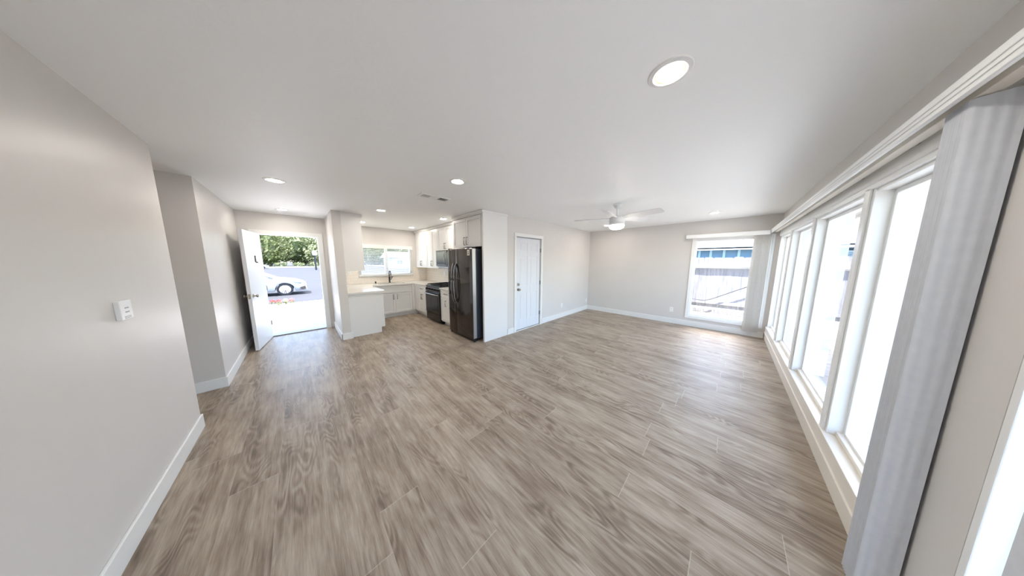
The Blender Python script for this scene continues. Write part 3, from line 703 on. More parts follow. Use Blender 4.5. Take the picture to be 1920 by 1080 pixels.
    c = thing('wall_cabinet', 'white wall cabinet with two narrow doors beside the kitchen window', 'cabinet', (2.8, 6.5, 1.33))
    w = MB(); w.box(ux+.02, XK-.009, 6.162, YK-.009, 1.342, 2.372); w.build('carcass', CAB, c)
    shaker_door(c, 'x', ux, -1, 6.165, 6.50, 1.335, 2.36, hpos=(6.47, 1.46)); shaker_door(c, 'x', ux, -1, 6.50, 6.86, 1.335, 2.36, hpos=(6.53, 1.46))
    crown(c, ux, XK-.009, 6.162, YK-.009)
    c = thing('wall_cabinet', 'white two-door wall cabinet left of the microwave', 'cabinet', (2.8, 5.8, 1.33))
    w = MB(); w.box(ux+.02, XK-.009, 5.422, 6.158, 1.342, 2.372); w.build('carcass', CAB, c)
    shaker_door(c, 'x', ux, -1, 5.425, 5.79, 1.335, 2.36, hpos=(5.76, 1.46)); shaker_door(c, 'x', ux, -1, 5.79, 6.155, 1.335, 2.36, hpos=(5.82, 1.46))
    crown(c, ux, XK-.009, 5.422, 6.158)
    c = thing('wall_cabinet', 'short white two-door wall cabinet directly above the microwave', 'cabinet', (2.8, 5.0, 1.8))
    w = MB(); w.box(ux+.02, XK-.009, 4.60, 5.418, 1.80, 2.372); w.build('carcass', CAB, c)
    shaker_door(c, 'x', ux, -1, 4.60, 5.01, 1.797, 2.36, hpos=(4.98, 1.90)); shaker_door(c, 'x', ux, -1, 5.01, 5.415, 1.797, 2.36, hpos=(5.04, 1.90))
    crown(c, ux, XK-.009, 4.60, 5.418)
    c = thing('wall_cabinet', 'narrow white wall cabinet hidden mostly behind the refrigerator cabinet', 'cabinet', (2.8, 4.4, 1.33))
    w = MB(); w.box(ux+.02, XK-.009, 4.205, 4.596, 1.342, 2.372); w.build('carcass', CAB, c)
    shaker_door(c, 'x', ux, -1, 4.208, 4.593, 1.335, 2.36, hpos=(4.25, 1.46)); crown(c, ux, XK-.009, 4.205, 4.596)
    # fridge surround: cabinet above plus tall side panel
    c = thing('refrigerator_cabinet', 'deep white two-door cabinet above the refrigerator with tall white side panel', 'cabinet', (2.68, 3.7, 0))
    w = MB(); w.box(2.41, XK-.012, 3.195, 4.20, 1.81, 2.372); w.build('carcass', CAB, c)
    w = MB(); w.box(2.39, 2.982, 3.150, 3.192, 0, H-.002); w.build('side_panel', CAB, c, bevel=.0015, seg=1)
    w = MB(); w.box(2.62, XK-.012, 4.180, 4.20, 0.0, 1.81); w.build('inner_panel', CAB, c)
    w = MB(); w.box(2.376, XK-.012, 3.192, 4.20, 2.372, H-.002); w.box(2.366, 2.39, 3.150, 4.20, 2.392, 2.425); w.box(2.366, 2.99, 3.140, 3.150, 2.392, 2.425); w.build('crown', CAB, c, bevel=.002)
    shaker_door(c, 'x', 2.39, -1, 3.225, 3.70, 1.80, 2.362, hpos=(3.655, 1.92), hl=.14); shaker_door(c, 'x', 2.39, -1, 3.70, 4.195, 1.80, 2.362, hpos=(3.745, 1.92), hl=.14)
kitchen()

def fridge():
    f = thing('refrigerator', 'tall black stainless side-by-side refrigerator with ice dispenser and bowed handles', 'refrigerator', (2.5, 3.7, 0))
    x0, y0, y1, zt = 2.215, 3.275, 4.165, 1.765; ys = 3.86
    w = MB(); w.box(2.325, 2.93, y0+.012, y1-.012, .05, zt-.01); w.build('body', BLACKSIDE, f, bevel=.006)
    def door(a, b):
        w = MB()
        # slightly crowned front with rounded edges
        n = 8; pts = []
        for k in range(n+1):
            t = k/n; pts.append((x0+.012*(2*t-1)**4, a+(b-a)*t))
        poly = pts+[(2.31, b), (2.31, a)]
        w.prism(poly, .065, zt, 'z'); return w.build('door', BLACKSS, f, bevel=.008, seg=3)
    dr = door(y0, ys-.004)
    dl = door(ys+.004, y1)
    # chrome-ish door side strip on the near edge
    w = MB(); w.box(2.232, 2.305, y0-.002, y0+.001, .075, zt-.01); w.build('edge_strip', STEEL, dr)['label'] = 'bright steel edge of the door'
    for (yy, dd) in ((ys-.045, dr), (ys+.045, dl)):
        pts = []
        for k in range(15):
            t = k/14; z = .70+t*.78; bow = .062*math.sin(math.pi*t)**.55 if 0 < t < 1 else 0
            pts.append((x0-.004-bow, yy, z))
        w = MB(); w.tube(pts, .0125, 12); h = w.build('handle', simple('satin_dark_steel', (150, 148, 150), .25, metal=1), dd); h['label'] = 'long bowed dark steel handle'
        pull_ = MB(); pull_.tube([(x0+.002, yy, .30), (x0-.012, yy, .31), (x0-.012, yy, .66), (x0+.002, yy, .67)], .006, 8)
    # dispenser in the left door
    w = MB(); w.box(x0-.002, x0+.004, 3.95, 4.12, .56, 1.32); w.build('dispenser_surround', BLKGLASS, dl)
    w = MB(); w.box(x0-.003, x0-.0005, 3.965, 4.105, .86, 1.12); w.build('dispenser_recess', DARK, dl)
    w = MB(); w.box(x0-.014, x0-.002, 3.96, 4.11, .845, .862); w.box(x0-.012, x0-.002, 4.02, 4.05, .93, 1.04); w.build('dispenser_tray', BLKGLASS, dl)
    # energy sticker
    w = MB(); w.box(x0-.004, x0-.003, 3.325, 3.405, 1.635, 1.735); s = w.build('sticker', PAPER, dr)
    w = MB(); w.cyl((x0-.0045, 3.365, 1.695), (x0-.004, 3.365, 1.695), .012, n=16); w.box(x0-.0046, x0-.004, 3.345, 3.385, 1.655, 1.670); w.build('print', DARK, s)
    for yy in (y0+.03, y1-.03):
        w = MB(); w.box(2.24, 2.31, yy-.02, yy+.02, zt, zt+.018); w.build('hinge_cover', BLK, f, bevel=.004)
        w = MB(); w.cyl((2.27, yy, 0), (2.27, yy, .05), .022, n=14); w.build('foot', BLK, f)
    w = MB(); w.box(2.245, 2.33, y0+.01, y1-.01, .015, .06); w.build('kick_grille', BLK, f)
fridge()

def kitchen_range():
    r = thing('gas_range', 'black slide-in gas range with knobs, cast iron grates and glass oven door', 'range', (2.62, 5.16, 0))
    y0, y1, x0 = 4.772, 5.542, 2.30
    w = MB(); w.box(2.345, 2.93, y0, y1, .04, .885); w.build('body', BLK, r, bevel=.003)
    w = MB(); w.box(x0+.02, 2.955, y0-.002, y1+.002, .885, .915); w.build('cooktop', BLK, r, bevel=.004)
    w = MB(); w.prism([(x0+.005, .775), (x0+.05, .775), (x0+.05, .884), (x0+.03, .884)], y0, y1, 'y')
    w.v = [(x, y, z) for x, y, z in w.v]; w.build('control_panel', RANGEM, r, bevel=.002)
    for k in range(5):
        y = y0+.09+k*(y1-y0-.18)/4; kb = MB(); kb.cyl((x0+.016, y, .828), (x0-.022, y, .835), .022, .019, n=18); kb.box(x0-.028, x0-.018, y-.004, y+.004, .818, .852); kb.build('knob', BLK, r)
    w = MB(); w.box(x0, 2.345, y0+.004, y1-.004, .235, .765); dr = w.build('oven_door', BLK, r, bevel=.004)
    w = MB(); w.box(x0-.003, x0, y0+.09, y1-.09, .30, .645); w.build('window', BLKGLASS, dr)
    w = MB(); w.box(x0-.0045, x0, y0+.004, y0+.012, .24, .76); w.box(x0-.0045, x0, y0+.078, y0+.09, .29, .655); w.box(x0-.0045, x0, y1-.09, y1-.078, .29, .655); w.box(x0-.0045, x0, y0+.09, y1-.09, .645, .655); w.box(x0-.0045, x0, y0+.09, y1-.09, .29, .30); w.build('window_trim', RANGEM, dr)
    w = MB(); w.tube([(x0, y0+.05, .715), (x0-.04, y0+.055, .72), (x0-.048, y0+.09, .72), (x0-.05, (y0+y1)/2, .72), (x0-.048, y1-.09, .72), (x0-.04, y1-.055, .72), (x0, y1-.05, .715)], .011, 10); h = w.build('handle', STEEL, dr)
    w = MB(); w.box(x0+.008, 2.345, y0+.004, y1-.004, .045, .225); w.build('drawer', BLK, r, bevel=.004)
    w = MB(); w.box(2.40, 2.90, y0+.02, y1-.02, 0, .04); w.build('plinth', BLK, r)
    for k in range(3):
        a = y0+.03+k*.24; b = a+.225; w = MB(); z = .950; q = .006
        for (p0, p1) in (((2.36, a), (2.36, b)), ((2.90, a), (2.90, b)), ((2.36, a), (2.90, a)), ((2.36, b), (2.90, b)), ((2.36, (a+b)/2), (2.90, (a+b)/2)), ((2.50, a), (2.50, b)), ((2.76, a), (2.76, b)), ((2.63, a), (2.63, b))):
            w.box(min(p0[0], p1[0])-q, max(p0[0], p1[0])+q, min(p0[1], p1[1])-q, max(p0[1], p1[1])+q, z-.014, z)
        for xx in (2.36, 2.90):
            for yy in (a, b): w.box(xx-q, xx+q, yy-q, yy+q, .915, z-.012)
        w.build('grate', IRON, r)
    for k, (xx, yy) in enumerate(((2.50, y0+.145), (2.76, y0+.145), (2.63, y0+.385), (2.50, y0+.625), (2.76, y0+.625))):
        w = MB(); w.lathe((xx, yy, .915), [(.045, 0), (.045, .008), (.032, .010), (.030, .018), (.001, .019)], 20); w.build('burner', IRON, r)
kitchen_range()

def microwave():
    m_ = thing('microwave', 'black over-the-range microwave with bright bowed steel handle', 'microwave', (2.75, 5.03, 1.38))
    y0, y1, x0 = 4.64, 5.40, 2.56
    w = MB(); w.box(x0+.03, XK-.009, y0, y1, 1.385, 1.792); w.build('body', BLK, m_, bevel=.003)
    w = MB(); w.box(x0, x0+.03, y0+.19, y1, 1.40, 1.792); d = w.build('door', RANGEM, m_, bevel=.004)
    w = MB(); w.box(x0-.002, x0, y0+.25, y1-.05, 1.45, 1.745); w.build('window', BLKGLASS, d)
    w = MB(); w.tube([(x0, y0+.215, 1.43), (x0-.045, y0+.215, 1.45), (x0-.055, y0+.215, 1.60), (x0-.045, y0+.215, 1.745), (x0, y0+.215, 1.765)], .011, 10); w.build('handle', CHROME, d)
    w = MB(); w.box(x0+.001, x0+.03, y0, y0+.185, 1.40, 1.792); w.build('control_panel', BLKGLASS, m_, bevel=.003)
    w = MB(); w.box(x0+.005, x0+.09, y0, y1, 1.368, 1.384); w.build('bottom_lip', CHROME, m_, bevel=.004)
microwave()

# ------------------------------------------------------------------ ceiling things
LIGHTS = [(-.113, 3.744, 'downlight nearest the hall opening, left side of the ceiling'),
          (-.122, 5.764, 'downlight over the floor just inside the open front door'),
          (1.15, 4.55, 'downlight between the entry partition and the ceiling vent'),
          (1.381, 2.287, 'downlight just in front of the ceiling vent, room side'),
          (2.33, 4.50, 'downlight close to the cabinet above the refrigerator'),
          (2.30, 6.25, 'downlight over the kitchen corner by the two-door wall cabinets'),
          (1.16, 6.25, 'downlight beside the tall wall cabinet, near the kitchen window'),
          (1.353, .29, 'large-looking downlight nearest the viewer, above the middle of the floor'),
          (5.613, .297, 'downlight near the far wall window'),
          (5.697, 2.314, 'downlight behind the ceiling fan, near the far corner')]
def downlights():
    x, y, lb = LIGHTS[0]
    t = thing('recessed_downlight', 'round white lit '+lb, 'ceiling light', (x, y, H), 'recessed downlights')
    w = MB(); w.lathe((x, y, H), [(.062, -.001), (.064, -.006), (.070, -.008), (.088, -.005), (.092, -.001)], 40)
    w.f = [f for f in w.f if len(f) == 4]; w.sm = [False]*len(w.f)
    w.build('trim_ring', TRIM, t)
    w = MB(); w.cyl((x, y, H-.0005), (x, y, H-.0030), .055, n=40); w.build('lens', LAMPM, t)
    w = MB(); w.lathe((x, y, H), [(.055, -.0008), (.055, -.0030), (.063, -.0045), (.064, -.0012)], 40); w.f = [f for f in w.f if len(f) == 4]; w.sm = [False]*len(w.f)
    w.build('lens_rim', simple('glow_tinted_rim', (226, 200, 140), .6), t)  # yellow base colour stands in for the lamp's warm glow on the rim
    for (x, y, lb) in LIGHTS[1:]: dup(t, (x, y, H), 'round white lit '+lb)
downlights()

def vent():
    v = thing('ceiling_vent', 'white rectangular air register in the ceiling in front of the kitchen', 'vent', (1.47, 3.075, H))
    x0, x1, y0, y1 = 1.255, 1.685, 2.985, 3.165; z = H
    w = MB(); f = .025
    w.box(x0, x1, y0, y0+f, z-.010, z-.001); w.box(x0, x1, y1-f, y1, z-.010, z-.001); w.box(x0, x0+f, y0+f, y1-f, z-.010, z-.001); w.box(x1-f, x1, y0+f, y1-f, z-.010, z-.001)
    w.box(x0+.155, x0+.275, y0+f, y1-f, z-.009, z-.001)
    w.build('frame', TRIM, v, bevel=.002)
    for (a, b, s) in ((x0+f, x0+.155, 1), (x0+.275, x1-f, -1)):
        w = MB(); w.box(a, b, y0+f, y1-f, z-.003, z-.001); w.build('duct_opening', DARK, v)
        n = 5; w = MB()
        for k in range(n):
            xx = a+(k+.5)*(b-a)/n
            w.add([(xx-.004, y0+f, z-.003), (xx-.004, y1-f, z-.003), (xx+.004*s, y1-f, z-.009), (xx+.004*s, y0+f, z-.009),
                   (xx-.003, y0+f, z-.003), (xx-.003, y1-f, z-.003), (xx+.004*s+.001, y1-f, z-.009), (xx+.004*s+.001, y0+f, z-.009)],
                  [(0, 1, 2, 3), (7, 6, 5, 4), (0, 4, 5, 1), (1, 5, 6, 2), (2, 6, 7, 3), (3, 7, 4, 0)])
        w.build('louvres', TRIM, v)
vent()

def fan():
    cx, cy = 3.705, 1.35
    f = thing('ceiling_fan', 'white five-blade ceiling fan with lit round light below', 'ceiling fan', (cx, cy, H))
    w = MB(); w.lathe((cx, cy, H), [(.001, -.001), (.072, -.001), (.070, -.02), (.045, -.055), (.022, -.072), (.001, -.074)], 32); w.build('canopy', FANW, f)
    w = MB(); w.cyl((cx, cy, H-.07), (cx, cy, 2.25), .0125, n=16); w.build('downrod', FANW, f)
    w = MB(); w.lathe((cx, cy, 0), [(.001, 2.262), (.03, 2.262), (.075, 2.250), (.108, 2.232), (.112, 2.215), (.112, 2.150), (.106, 2.148), (.106, 2.143), (.112, 2.141), (.112, 2.112), (.001, 2.112)], 40); w.build('motor_housing', FANW, f)
    w = MB(); w.lathe((cx, cy, 0), [(.001, 2.112), (.110, 2.112), (.112, 2.098), (.100, 2.070), (.070, 2.052), (.001, 2.046)], 40); w.build('light_lens', FANLAMP, f)
    for k in range(5):
        a = math.radians(-103+72*k); c, s = math.cos(a), math.sin(a)
        w = MB(); tilt = .020
        prof = [(.10, .030), (.17, .040), (.22, .056), (.40, .062), (.60, .064), (.645, .056), (.66, .040)]
        vs = []; fs = []
        for zz in (0, .006):
            for (r, h) in prof:
                for sg in (-1, 1):
                    x, y = r*c-sg*h*s, r*s+sg*h*c
                    vs.append((cx+x, cy+y, 2.222+zz-sg*tilt*(h/.064)))
        n = len(prof)
        for zz in (0, 1):
            for i in range(n-1):
                b = zz*2*n+2*i; fs.append((b, b+1, b+3, b+2) if zz else (b, b+2, b+3, b+1))
        for i in range(n-1):
            for sg in (0, 1): b = 2*i+sg; fs.append((b, b+2, 2*n+b+2, 2*n+b))
        fs.append((0, 1, 2*n+1, 2*n)); fs.append((2*n-2, 2*n-1, 4*n-1, 4*n-2))
        w.add(vs, fs); w.build('blade', FANW, f)
fan()

# ------------------------------------------------------------------ wall plates
def outlet(name, label, p, n):
    """p centre on wall face; n 'x+','x-','y-'"""
    t = thing(name, label, 'outlet', p)
    def bx(w, du, dz0, dz1, d0, d1, cu=0):
        x, y, z = p
        if n == 'y-': w.box(x+cu-du, x+cu+du, y-d1, y-d0, z+dz0, z+dz1)
        elif n == 'x-': w.box(x-d1, x-d0, y+cu-du, y+cu+du, z+dz0, z+dz1)
        else: w.box(x+d0, x+d1, y+cu-du, y+cu+du, z+dz0, z+dz1)
    w = MB(); bx(w, .036, -.058, .058, 0, .005); w.build('cover_plate', PLATE, t, bevel=.002)
    for dz in (-.045, .008):
        w = MB(); bx(w, .017, dz, dz+.037, .005, .008); s = w.build('socket', PLATE, t, bevel=.001, seg=1)
        w = MB(); bx(w, .0015, dz+.012, dz+.024, .008, .0083, -.006); bx(w, .0015, dz+.012, dz+.024, .008, .0083, .006); w.build('slot', DARK, s)
outlet('wall_outlet', 'white outlet low on the wall right of the interior door', (5.04, YD, .335), 'y-')
outlet('wall_outlet', 'white outlet low on the wall right by the far corner', (6.47, YD, .29), 'y-')
outlet('wall_outlet', 'white outlet low on the far wall left of the window', (XF, .94, .345), 'x-')
outlet('wall_outlet', 'white outlet on the tile left of the kitchen window', (.93, YK-.008, 1.225), 'y-')
outlet('wall_outlet', 'white outlet on the tile right of the kitchen window', (2.74, YK-.008, 1.20), 'y-')
outlet('wall_outlet', 'white outlet on the tile between the range and the kitchen corner', (XK-.008, 5.75, 1.17), 'x-')
def switch():
    y, z = 2.475, 1.245
    t = thing('light_switch', 'white raised switch box on the near left wall', 'switch', (XL, y, z))
    w = MB(); w.box(XL, XL+.020, y-.058, y+.062, z-.055, z+.055); w.build('cover_plate', PLATE, t, bevel=.003)
    GB = simple('grey_button', (165, 167, 170), .4)
    for dz in (-.012, .012):
        w = MB(); w.box(XL+.020, XL+.0215, y-.016, y+.022, z+dz-.0035, z+dz+.0035); w.build('button', GB, t)
    w = MB(); w.box(XL+.020, XL+.021, y-.03, y+.034, z-.040, z-.036); w.box(XL+.020, XL+.021, y-.03, y+.034, z-.048, z-.044); w.build('vent_slot', GB, t)
switch()

# ------------------------------------------------------------------ outside, front
GZ = -.45
def leaves(w, c, rx, ry, rz, n, size, seed, bottom=-1.0):
    rnd = random.Random(seed)
    for _ in range(n):
        while True:
            d = Vector((rnd.gauss(0, 1), rnd.gauss(0, 1), rnd.gauss(0, 1))).normalized()
            if d.z > bottom: break
        k = .62+.42*rnd.random()*(.75+.5*noise.noise(d*2.1+Vector((seed*3.1, 0, 0))))+.16*noise.noise(d*3.3+Vector((0, seed*1.7, 0)))
        p = Vector((c[0]+d.x*rx*k, c[1]+d.y*ry*k, c[2]+d.z*rz*k))
        a = Vector((rnd.gauss(0, 1), rnd.gauss(0, 1), rnd.gauss(0, 1))).normalized(); b = a.orthogonal().normalized()
        cc = a.cross(b); s = size*(.6+.8*rnd.random())
        w.add([p-b*s, p+cc*s*.6, p+b*s, p-cc*s*.6], [(0, 1, 2, 3)])
def tree(label, x, y, gz, rx, ry, rz, n, size, mat, seed, group=None, name='tree', trunk=1.0):
    t = thing(name, label, name.replace('_', ' '), (x, y, gz), group)
    w = MB(); leaves(w, (x, y, gz+trunk+rz*.9), rx, ry, rz, n, size, seed)
    core = []; nu, nv = 20, 10
    for j in range(nv+1):
        for i in range(nu):
            ph = math.pi*j/nv; th = 2*math.pi*i/nu; d = Vector((math.sin(ph)*math.cos(th), math.sin(ph)*math.sin(th), math.cos(ph)))
            k = .74*(1+.28*noise.noise(d*2.3+Vector((seed, 0, 0)))); core.append((x+d.x*rx*k, y+d.y*ry*k, gz+trunk+rz*.9+d.z*rz*k))
    w.add(core, [(j*nu+i, j*nu+(i+1) % nu, (j+1)*nu+(i+1) % nu, (j+1)*nu+i) for j in range(nv) for i in range(nu)])
    w.build('foliage', mat, t)
    w = MB(); w.tube([(x, y, gz), (x+.1, y, gz+trunk*.6), (x-.1, y, gz+trunk+rz*.6)], [rx*.07, rx*.055, rx*.03], 8); w.build('trunk', BARK, t)
    return t

def car(name, label, loc, L_=4.5, heading=1, detail=True, rotz=0):
    """side profile along local x, front at +x, near side at y=-.9 """
    t = thing(name, label, 'car', loc); ROOT[t.name] = Vector((0, 0, 0)); t.rotation_euler = (0, 0, rotz)
    # local origin: front bumper at x=0, rear at -L_
    top = [(0.0, .42), (-.03, .62), (-.18, .74), (-.5, .86), (-1.0, .95), (-1.35, 1.0), (-3.85, 1.03), (-4.3, 1.0), (-4.48, .85), (-4.5, .45)]
    roof = [(-1.3, .985), (-2.05, 1.38), (-2.5, 1.45), (-3.1, 1.43), (-3.7, 1.22), (-4.0, 1.02)]
    def interp(pl, x):
        for (x0, z0), (x1, z1) in zip(pl, pl[1:]):
            if x1 <= x <= x0: return z0+(z1-z0)*(x0-x)/(x0-x1+1e-9)
        return pl[-1][1]
    W2 = .90
    xs = [-.0, -.03, -.1, -.18, -.3, -.5, -.7, -1.0, -1.35, -1.7, -2.1, -2.6, -3.1, -3.4, -3.7, -3.85, -4.1, -4.3, -4.42, -4.48, -4.5]
    wheels = (-.92, -3.55); R = .335
    def arch(x):
        for c in wheels:
            if abs(x-c) < .40: return math.sqrt(.40**2-(x-c)**2)+.30
        return .20
    xs = sorted(set(xs+[c+.40*math.cos(math.pi*k/10)*.999 for c in wheels for k in range(11)]), reverse=True)
    rings = []
    for x in xs:
        zt = interp(top, x); e = min(1, (abs(x)+.02)/.45, (4.5-abs(x)+.05)/.4); ww = W2*(.72+.28*min(1, max(.0, e))**.5)
        zb = max(.22, min(arch(x), zt-.05)) if abs(x) > .05 else .25
        zm = zt-.16
        zm = max(zm, zb+.01)
        rings.append([(x, -ww*.97, zb), (x, -ww, (zb+zm)/2), (x, -ww*.985, zm), (x, -ww*.93, zt-.04 if zt-.04 > zm else zm+.01), (x, -ww*.6, zt+.01), (x, 0, zt+.03),
                      (x, ww*.6, zt+.01), (x, ww*.93, zt-.04 if zt-.04 > zm else zm+.01), (x, ww*.985, zm), (x, ww, (zb+zm)/2), (x, ww*.97, zb)])
    vs = [p for r_ in rings for p in r_]; m_ = 11; fs = []
    for i in range(len(rings)-1):
        for k in range(m_-1): fs.append((i*m_+k, i*m_+k+1, (i+1)*m_+k+1, (i+1)*m_+k))
        fs.append((i*m_+m_-1, i*m_, (i+1)*m_, (i+1)*m_+m_-1))
    fs.append(tuple(range(m_))); fs.append(tuple(range((len(rings)-1)*m_, len(rings)*m_)))
    w = MB(); w.add(vs, fs, True); body = w.build('body', CARW, t)
    # cabin glass
    vs = []; rr = []
    for (x, z) in roof:
        k = (z-.98)/.47; rr.append([(x, -.84+.14*k, .98), (x, -.80+.16*k, (.98+z)/2), (x, -.76+.14*k, z), (x, 0, z+.02), (x, .76-.14*k, z), (x, .80-.16*k, (.98+z)/2), (x, .84-.14*k, .98)])
    vs = [p for r_ in rr for p in r_]; fs = []
    for i in range(len(rr)-1):
        for k in range(6): fs.append((i*7+k, i*7+k+1, (i+1)*7+k+1, (i+1)*7+k))
    w = MB(); w.add(vs, fs, True); w.add(vs, [tuple(range(7)), tuple(range(35, 42))]); w.build('glasshouse', CARG, t)
    w = MB()
    rp = [(-2.0, 1.375), (-2.5, 1.465), (-3.1, 1.445), (-3.65, 1.26)]
    for (x0, z0), (x1, z1) in zip(rp, rp[1:]):
        w.add([(x0, -.64, z0), (x1, -.64, z1), (x1, .64, z1), (x0, .64, z0), (x0, -.64, z0+.03), (x1, -.64, z1+.03), (x1, .64, z1+.03), (x0, .64, z0+.03)],
              [(0, 1, 2, 3), (4, 5, 6, 7), (0, 1, 5, 4), (1, 2, 6, 5), (2, 3, 7, 6), (3, 0, 4, 7)])
    for sg in (-1, 1):
        w.tube([(-1.3, sg*.84, .98), (-2.02, sg*.66, 1.38)], .035, 6); w.tube([(-2.75, sg*.86, .98), (-2.8, sg*.66, 1.45)], .035, 6); w.tube([(-3.65, sg*.66, 1.27), (-4.05, sg*.82, 1.0)], .05, 6)
    w.build('roof', CARW, t)
    for c in wheels:
        for sg in (-1, 1):
            w = MB(); w.cyl((c, sg*.68, R), (c, sg*.885, R), R, n=28); tw = w.build('wheel', TYRE, t)
            w = MB(); w.cyl((c, sg*.86, R), (c, sg*.892, R), .235, n=28)
            for k in range(10):
                a = 2*math.pi*k/10; w.cyl((c, sg*.897, R), (c+.22*math.cos(a), sg*.897, R+.22*math.sin(a)), .03, .022, n=6)
            w.build('rim', CHROME, tw)
    if detail:
        for sg in (-1, 1):
            w = MB(); w.prism([(-.16, .665), (-.62, .74), (-.60, .79), (-.2, .72)], sg*.80, sg*.905, 'y'); w.build('headlamp', CARG, t)
            w = MB(); w.prism([(-.05, .33), (-.26, .30), (-.3, .42), (-.08, .50)], sg*.72, sg*.90, 'y'); w.build('fog_lamp', BLK, t)
            w = MB(); w.tube([(-1.55, sg*.86, 1.0), (-1.6, sg*1.0, 1.04)], .05, 8); w.build('mirror', CARW, t)
        w = MB(); w.box(-.03, .012, -.55, .55, .30, .50); w.build('grille', BLK, t)
    return t

def front_outside():
    struct(MB().box(-160, 160, -40, 240, GZ-.3, GZ-.0).build('ground_street', ASPH))
    w = MB(); w.box(-3.4, 3.4, YE+.14, 9.3, -.42, -.06); struct(w.build('ground_porch', CONC))
    w = MB(); w.prism([(9.3, -.44), (9.3, -.07), (14.2, GZ+.03), (14.2, -.46)], -6, 2.2, 'x'); struct(w.build('ground_driveway', CONC))
    # pavement strip and kerb beyond the street
    struct(MB().box(-60, 80, 84, 90, GZ, GZ+.15).build('ground_kerb', CONC))
    car('parked_car', 'white sedan parked in front of the house, seen from its right front side', (.27, 18.55, GZ))
    car('parked_car', 'white car parked far away before the trees, partly hidden by the open door', (-4.9, 75, GZ), detail=False)
    rnd = random.Random(3)
    specs = [(-21, 99, 6.5, 6), (-13.8, 112, 6.8, 7.2), (-6.0, 98, 6.0, 6.2), (1.0, 112, 6.8, 7.2), (7.0, 98, 5.4, 4.4), (15.4, 112, 6.6, 5.2), (21, 98, 6.0, 5.6), (29.6, 112, 6.6, 6.4), (37, 98, 6.6, 6.2)]
    names = ['broad green tree at the left end of the row across the street', 'green tree beyond the far car, at the left of the doorway view',
             'tall yellow-green tree filling the left of the doorway view', 'rounded green tree in the middle of the doorway view', 'paler tree at the right of the doorway view, by the dark post',
             'tree across the street seen at the left of the kitchen window', 'tall tree seen in the middle of the kitchen window', 'tree seen at the right of the kitchen window', 'tree at the far right end of the row across the street']
    for i, (x, y, rx, rz) in enumerate(specs):
        tree(names[i], x, y, GZ, rx, 5, rz, 4200, .36, LEAF if i not in (4, 5) else LEAF2, 11+i, 'trees across the street', trunk=.3)
    for i, (x, nm) in enumerate(((-3.6, 'left'), (0.0, 'middle'), (3.4, 'right'))):
        s = thing('shrub', 'low pale shrub at the foot of the trees across the street, %s one of three' % nm, 'shrub', (x, 92.5, GZ), 'shrubs below the trees')
        w = MB(); leaves(w, (x, 92.5, GZ+.6), 1.4, 1.0, .8, 260, .22, 40+i); w.build('foliage', LEAF2, s)
    # dark post at right side of doorway
    p = thing('lamp_post', 'dark post with a white top far away at the right of the doorway', 'post', (2.55, 60, GZ))
    w = MB(); w.cyl((2.55, 60, GZ), (2.55, 60, 2.5), .16, n=10); w.build('pole', IRON, p)
    w = MB(); w.lathe((2.55, 60, 2.5), [(.2, 0), (.38, .15), (.38, .7), (.15, .95), (.001, .97)], 14); w.build('lantern', WHITEP, p)
    # flower bed beside the driveway
    rnd = random.Random(5)
    for i in range(5):
        x = -1.08+i*.185; y = 13.35+(i%2)*.12
        t = thing('flowering_plant', 'low red flowering plant in the bed by the driveway, in front of the car wheel', 'plant', (x, y, -.36), 'flowers in the bed by the driveway')
        w = MB(); leaves(w, (x, y, -.26), .085, .16, .10, 44, .03, 60+i); w.build('foliage', LEAF, t)
        w = MB(); leaves(w, (x, y, -.21), .085, .16, .11, 50, .028, 80+i, bottom=-.1); w.build('flowers', PETAL if i != 3 else PETAL2, t)
    # white house seen through the kitchen window
    h = thing('neighbour_house', 'pale house with dark windows across the street, seen through the kitchen window', 'house', (20, 62, GZ))
    w = MB(); w.box(17.5, 34, 62, 70, GZ, 2.3); w.build('wall', WHITEP, h)
    w = MB(); w.prism([(61.2, 2.3), (70.8, 2.3), (66, 3.9)], 16.8, 34.8, 'x'); w.build('roof', simple('grey_shingle', (150, 148, 146), .9), h)
    for x in (18.6, 21.4, 24.2, 27.4, 30.6):
        w = MB(); w.box(x, x+1.4, 61.93, 62.0, .6, 1.7); a = w.build('window', TRIM, h); w = MB(); w.box(x+.1, x+.65, 61.90, 61.93, .7, 1.6); w.box(x+.75, x+1.3, 61.90, 61.93, .7, 1.6); w.build('pane', CARG, a)
front_outside()

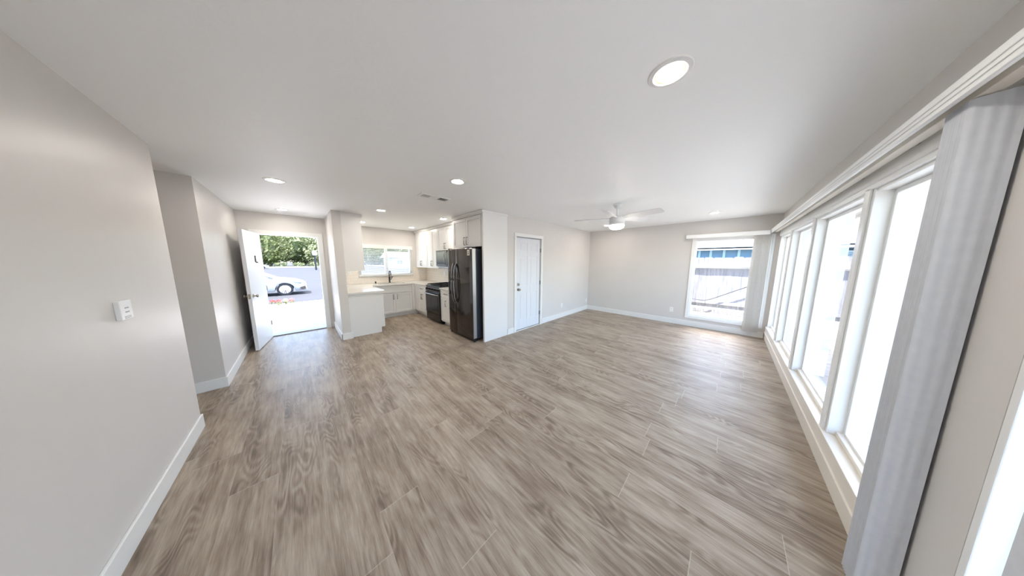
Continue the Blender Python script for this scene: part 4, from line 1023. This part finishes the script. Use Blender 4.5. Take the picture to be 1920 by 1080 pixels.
# ------------------------------------------------------------------ outside, yard
def yard():
    struct(MB().box(-6, 40, -40, 3, -.44, -.16).build('ground_yard', DIRT))
    struct(MB().box(-2, 8.5, -14, YW-.16, -.16, -.10).build('ground_patio', PATIO))
    # fence along x = 9.5
    f = thing('wooden_fence', 'weathered grey board fence with dog-eared tops behind the yard', 'fence', (9.5, -2, -.16))
    rnd = random.Random(9); w = MB(); y = -14.0
    while y < 5.2:
        zt = 1.67+rnd.uniform(-.012, .012); bw = .2225
        w.prism([(y, -.14), (y+bw, -.14), (y+bw, zt-.035), (y+bw-.03, zt), (y+.03, zt), (y, zt-.035)], 9.52+rnd.uniform(0, .006), 9.545, 'x'); y += .225
    w.build('boards', FENCE, f)
    w = MB(); w.box(9.44, 9.52, -14, 5.2, 1.36, 1.40); w.build('rail', WHITEP, f)['label'] = 'white upper rail'  # upper rail is whiter than the boards and the lower rail
    w = MB(); w.box(9.48, 9.52, -14, 5.2, .16, .25); w.build('rail', FENCE, f)
    for y in (-12.5, -10, -7.5, -5, -2.6, -1.15, 1.6, 4):
        w = MB(); w.box(9.43, 9.52, y-.045, y+.045, -.14, 1.62); w.build('post', FENCE, f)
    # low white rail in front of the fence
    r = thing('low_rail', 'low white garden rail with short posts in front of the fence', 'railing', (9.05, 0, -.16))
    w = MB(); w.box(9.0, 9.08, -4, 3, .06, .115); w.build('top_rail', WHITEP, r)
    w = MB(); w.box(8.96, 9.12, -4, 3, -.16, -.13); w.build('bottom_rail', WHITEP, r)
    y = -3.9
    while y < 3:
        w = MB(); w.box(9.02, 9.06, y-.018, y+.018, -.13, .06); w.build('baluster', WHITEP, r); y += .245
    # cable sagging over the fence face
    pts = []
    for k in range(24):
        t = k/23; y = 1.6-t*3.6; pts.append((9.40-.015*math.sin(t*9), y, .28+.62*max(0, .45-y)*.94+.012*math.sin(t*14)))
    w = MB(); w.tube(pts, .011, 6); tag(w.build('cable', simple('dark_cable', (48, 48, 52), .6)), 'thin dark cable slanting across the fence boards', 'cable')
    # blue neighbour house beyond the fence
    h = thing('neighbour_house', 'blue house with white battens and white sheet roof beyond the fence', 'house', (13, 0, -.4))
    w = MB(); w.box(13, 18, -1.6, 6, -.4, 2.02); w.build('wall', BLUEW, h)
    for y in (1.55, 1.04, .66, .24, -.2, -.62, -1.05):
        w = MB(); w.box(12.97, 13, y-.04, y+.04, -.4, 2.02); w.build('batten', simple('pale_blue_batten', (146, 178, 200), .6), h)
    w = MB(); w.box(12.5, 18.5, -2.0, 6.3, 2.12, 2.22); w.box(12.5, 18.5, -2.0, 6.3, 2.02, 2.06); w.build('eave', ROOFW, h)
    w = MB(); w.prism([(12.5, 2.22), (18.5, 2.22), (15.5, 2.75)], -2.0, 6.3, 'y'); w.build('roof', ROOFW, h)
    # pale grey building seen through the wide window
    h = thing('neighbour_shed', 'pale grey building with white roof and dark eave line, seen through the wide window', 'building', (16, -6, -.4))
    w = MB(); w.box(16, 22, -16, -2.6, -.4, 2.0); w.build('wall', simple('pale_blue_grey_wall', (206, 212, 220), .7), h)
    w = MB(); w.box(15.5, 22.5, -16.5, -2.2, 2.30, 2.42); w.box(15.7, 22.4, -16.5, -2.3, 2.12, 2.22); w.build('eave', ROOFW, h)
    w = MB(); w.prism([(15.5, 2.42), (22.5, 2.42), (22.5, 3.4), (19.5, 3.4)], -16.5, -2.2, 'y'); w.build('roof', ROOFW, h)
    for y in (-3.3, -4.1, -6.2):
        w = MB(); w.box(15.95, 16.0, y-.25, y+.25, 1.55, 1.95); w.build('window', CARG, h)
    for i, (x, y, s) in enumerate(((26, -4.5, 1.8), (27, -9.0, 2.0), (26.5, -13.8, 2.0), (28, 1.0, 2.3))):
        tree(['light green tree behind the pale grey building, nearest the blue house', 'light green tree behind the middle of the pale grey building', 'light green tree at the right behind the pale grey building', 'light green tree rising behind the blue house roof'][i],
             x, y, -.4, s, s, s*.9, 1200, .2, LEAF2, 100+i, 'trees behind the neighbours', trunk=1.6)
yard()
